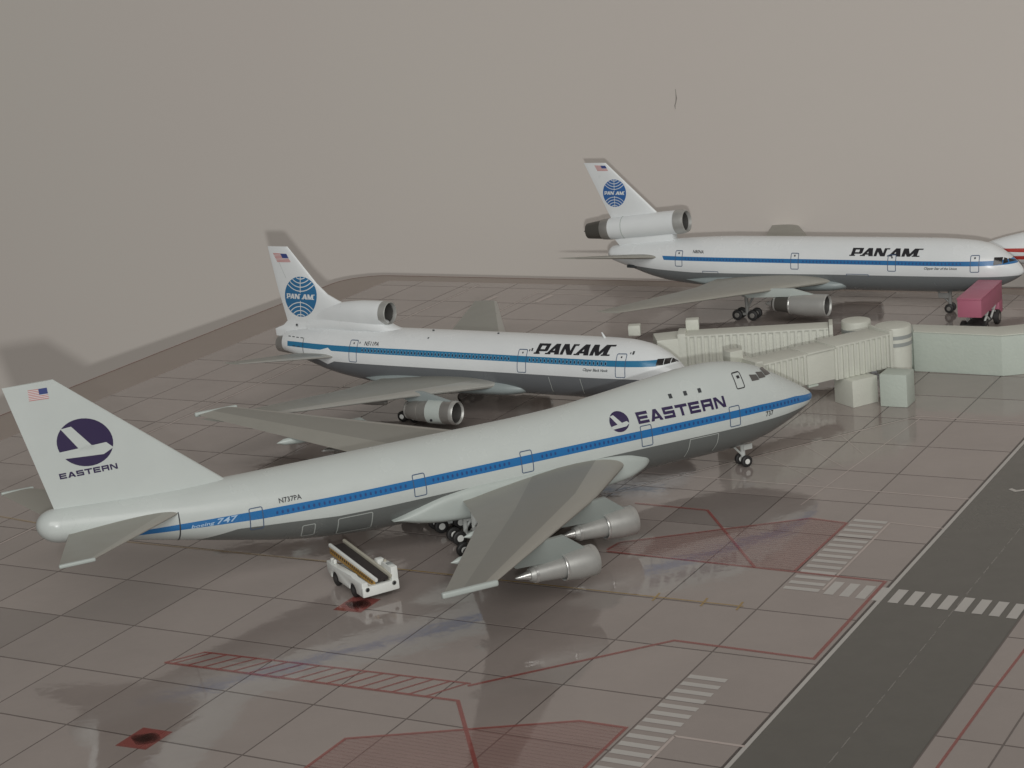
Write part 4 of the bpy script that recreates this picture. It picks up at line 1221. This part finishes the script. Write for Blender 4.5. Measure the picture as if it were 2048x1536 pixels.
def bridge(name, label, p, q, width, z0, z1, rot_c, rot_r, sections, m, ribs, cab, end_cube):
    """p -> q is the near top edge from the rotunda end to the aircraft end"""
    A = empty(name, label, 'jet bridge', group='jet bridges beside the terminal')
    P, Q = Vector((*p, 0)), Vector((*q, 0))
    d = (Q - P).normalized()
    n = Vector((d.y, -d.x, 0))                       # away from the camera
    if n.y < 0: n = -n
    ang = math.atan2(d.y, d.x)
    def blk(nm, s0, s1, zz0, zz1, inset, mm, bev=.02, parent=A):
        c = P + d * (s0 + s1) / 2 + n * width / 2
        return box(nm, (s1 - s0, width - 2 * inset, zz1 - zz0), (c.x, c.y, (zz0 + zz1) / 2), mm, parent, bev=bev, rotz=ang)
    for k, (s0, s1, inset, dz) in enumerate(sections):
        t = blk('tunnel_section', s0, s1, z0 + dz, z1 - dz, inset, m)
        if ribs[k]:
            nr = ribs[k]
            rib = None
            for r in range(nr):
                s = s0 + (s1 - s0) * (r + .5) / nr
                wdt = (s1 - s0) / nr * .40
                c = P + d * s + n * (inset - .014)
                rib = box('rib', (wdt, .07, (z1 - z0 - 2 * dz) * .93), (c.x, c.y, (z0 + z1) / 2), m, t, bev=.012, rotz=ang)
        lip = P + d * (s0 + s1) / 2 + n * (inset - .012)
        box('eave', (s1 - s0, .05, .05), (lip.x, lip.y, z1 - dz - .03), m, t, bev=.012, rotz=ang)
    r = lathe('rotunda', [(.02, rot_r * .86), (.3, rot_r * .86), (.34, rot_r * .94), (z1 - .05, rot_r), (z1, rot_r * .96), (z1 + .02, rot_r * .8)], m, A, n=48, axis='z', c=(*rot_c, 0))
    for zb in (z1 - .46, z1 - .28): lathe('rotunda_band', [(zb, rot_r * .99), (zb, rot_r * 1.006), (zb + .09, rot_r * 1.006), (zb + .09, rot_r * .99)], M_band, r, n=48, axis='z', c=(*rot_c, 0))
    fl_ = P - d * .06 + n * width / 2
    box('end_frame', (.10, width * 1.06, z1 - z0 + .08), (fl_.x, fl_.y, (z0 + z1) / 2 + .02), m, A, bev=.02, rotz=ang)
    sl = sections[-1][1]
    c = P + d * (sl + cab[0] / 2) + n * (width / 2 + cab[1])
    cb = box('cab', (cab[0], cab[2], z1 - z0 - .06), (c.x, c.y, (z0 + z1) / 2 - .03), m, A, bev=.04, rotz=ang + cab[3])
    fr = P + d * (sl + .08) + n * width / 2
    box('cab_frame', (.22, width * 1.1, z1 - z0 + .10), (fr.x, fr.y, (z0 + z1) / 2 + .0), m, cb, bev=.03, rotz=ang)
    for (ex, ey, ez, sz) in end_cube:
        box('roof_unit', (sz, sz * .9, sz * .85), (ex, ey, ez + sz * .42), m, A, bev=.03, rotz=ang)
    return A, P, d, n, ang

J1, P1, d1, n1, a1 = bridge('jet_bridge', 'near cream jet bridge with ribbed sides, pointing at the big airliner\'s nose', (9.155, 45.40), (6.52, 44.12), .80, .66, 1.52, (9.42, 46.18), .45,
       [(0, 1.60, 0, 0), (1.60, 2.38, .04, .03), (2.38, 3.70, .05, .045)], M_resin, (10, 0, 8), (.9, 0, .9, -.25), [(5.24, 44.27, 1.47, .36)])
lc = Vector((8.09, 44.51, 0)) + d1 * -.33 + n1 * .37
box('support_block', (.74, .74, .66), (lc.x, lc.y, .33), M_resin, J1, bev=.02, rotz=a1)
s_ = P1 + d1 * 2.25 + n1 * .06
box('service_step', (.28, .1, .05), (s_.x, s_.y, .66), M_resinpale, J1, bev=.015, rotz=a1)
gdir = Vector((gc, gs, 0))
gn = Vector((-gs, gc, 0))
bc = Vector((8.68, 44.41, 0)) + gdir * .335 + gn * .30
bk = box('block', (.67, .60, .80), (bc.x, bc.y, .40), M_resinpale, None, bev=.035, rotz=GA, label='pale upright block standing in front of the near jet bridge\'s round end', category='block')
J2, P2, d2, n2, a2 = bridge('jet_bridge', 'far cream jet bridge reaching left behind the middle airliner\'s nose', (8.06, 47.45), (4.51, 48.06), .62, .45, 1.3, (8.85, 47.95), .38,
       [(0, 3.62, 0, 0)], M_resin, (20,), (.8, .05, .85, .2), [(4.78, 48.72, 1.28, .34), (3.30, 49.0, 1.22, .32)])
c2 = P2 + d2 * 2.9 + n2 * .31
box('support_block', (.5, .5, .47), (c2.x, c2.y, .235), M_resin, J2, bev=.02, rotz=a2)

# ------------------------------------------------------------------ belt loader
def belt_loader():
    B = empty('belt_loader', 'small white belt loader with ochre-sided conveyor under the big airliner\'s tail', 'belt loader', (-3.19, 34.56, 0), (0, 0, math.atan2(1.46, -.76)))
    # local: x backwards along the vehicle, y to the vehicle's right seen from the front (-y = towards the picture's right)
    Lb, Wb = 1.66, .77
    # body: side outline with wheel arches, extruded
    def side(y0, y1, top_f, top_r, nm):
        out = [(0, .13), (0, top_f), (.42, top_f), (.5, .44), (1.30, top_r - .02), (Lb, top_r), (Lb, .22), (1.52, .14), (1.46, .14)]
        for k in range(9): out.append((1.30 + .16 * math.cos(PI * k / 8), .14 + .15 * math.sin(PI * k / 8)))
        out.append((.62, .14))
        for k in range(9): out.append((.46 + .16 * math.cos(PI * k / 8), .14 + .15 * math.sin(PI * k / 8)))
        out.append((.30, .13))
        V = [(x, y0, z) for x, z in out] + [(x, y1, z) for x, z in out]
        n = len(out)
        F = [tuple(range(n)), tuple(range(n, 2 * n))[::-1]] + [(k, (k + 1) % n, n + (k + 1) % n, n + k) for k in range(n)]
        me = recalc(pymesh(nm, V, F))
        bm = bmesh.new()
        bm.from_mesh(me)
        bmesh.ops.bevel(bm, geom=[e for e in bm.edges if e.calc_face_angle(0) > .6], offset=.02, segments=2, profile=.6, affect='EDGES')
        bm.to_mesh(me)
        bm.free()
        return link(nm, smooth_by_angle(me, 50), M_loader, B)
    side(-.13, 0, .41, .43, 'body_side')
    side(-Wb, -.63, .58, .40, 'body_side')
    box('body_floor', (Lb - .04, .40, .14), (Lb / 2, -.32, .22), M_loader, B, bev=.02)
    box('bumper', (.10, Wb, .20), (.03, -Wb / 2, .22), M_loader, B, bev=.03)
    for y in (-.10, -.66): lathe('headlight', [(-.035, .03), (-.035, .0), ], M_linegrey, B, n=14, c=(.0, y, .27))
    for y in (-.10, -.66): lathe('headlight_ring', [(-.028, .045), (-.028, .03)], M_metaldk, B, n=14, c=(0, y, .27))
    s = box('seat', (.16, .15, .18), (.62, -.68, .50), M_loader, B, bev=.03)
    box('dashboard', (.12, .10, .02), (.20, -.70, .588), M_band, B, bev=.005)
    box('steering_column', (.05, .05, .12), (.40, -.70, .56), M_loaderpale, B, bev=.01)
    # conveyor
    a, b_ = Vector((.03, -.46, .37)), Vector((Lb + .03, -.29, .66))
    dv = (b_ - a)
    ang = math.atan2(dv.z, dv.x)
    cm = (a + b_) / 2
    con = box('conveyor_belt', (dv.length, .26, .07), (0, 0, 0), M_belt, B, bev=.03)
    con.location, con.rotation_euler = cm, (0, -ang, math.atan2(dv.y, dv.x))
    for y, mm in ((.16, M_loader), (-.16, M_loaderpale)):
        r = box('side_rail', (dv.length + .08, .06, .07), (0, y, .045), mm, con, bev=.02)
        p = box('side_panel', (dv.length - .03, .035, .13), (0, y * 1.08, -.055), M_yellow if y > 0 else M_loaderpale, con, bev=.008)
        if y > 0:
            for k in range(22): box('roller_end', (.024, .018, .05), (-dv.length / 2 + .08 + k * (dv.length - .16) / 21, y * 1.08 + .022, -.022), M_belt, con, bev=.004)
    for k in (.2, .42): box('lift_arm', (.08, .07, .09), (1.30 + k * .5, -.07, .46), M_loader, B, bev=.025)
    for x in (.46, 1.30):
        for y in (-.06, -.70): wheel(B, x, y, .145, .145, .11, hub=M_chassis)
    return B
belt_loader()

# ------------------------------------------------------------------ catering truck with the raised pink box
def catering_truck():
    FL, FR = Vector((11.94, 50.03, 0)), Vector((12.50, 49.72, 0))
    wv = (FR - FL)
    ang = math.atan2(wv.y, wv.x)
    C = empty('catering_truck', 'truck with a raised pink box under the far tri-jet\'s nose', 'truck', FL, (0, 0, ang))
    Wd, Ld = wv.length, 2.2
    b = box('cargo_box', (Wd, Ld, .50), (Wd / 2, Ld / 2, .84), M_pink, C, bev=.02)
    box('box_roof', (Wd + .02, Ld + .02, .06), (Wd / 2, Ld / 2, 1.085), M_pink, b, bev=.015)
    box('chassis', (Wd * .75, Ld * 1.02, .12), (Wd / 2, Ld / 2, .26), M_chassis, C, bev=.02)
    box('driver_cab', (Wd * .95, .42, .36), (Wd / 2, Ld - .1, .40), M_pink, C, bev=.04)
    for y in (.5, 1.25):
        for x in (.08, Wd - .08):
            tube('lift_arm', (x, y, .30), (x, y + .55, .60), .03, .03, M_strut, C, n=8)
            tube('lift_arm', (x, y + .55, .30), (x, y, .60), .03, .03, M_strut, C, n=8)
    for y in (.42, 1.75):
        for x in (.04, Wd - .04):
            o = lathe('wheel', [(-.07, .12), (-.07, .17), (-.04, .20), (.04, .20), (.07, .17), (.07, .12)], M_black, C, n=24, axis='x', c=(x, y, .20))
            lathe('hub', [(-.075, .05), (-.075, .09), (.075, .09), (.075, .05)], M_metaldk, o, n=16, axis='x', c=(x, y, .20))
    return C
catering_truck()
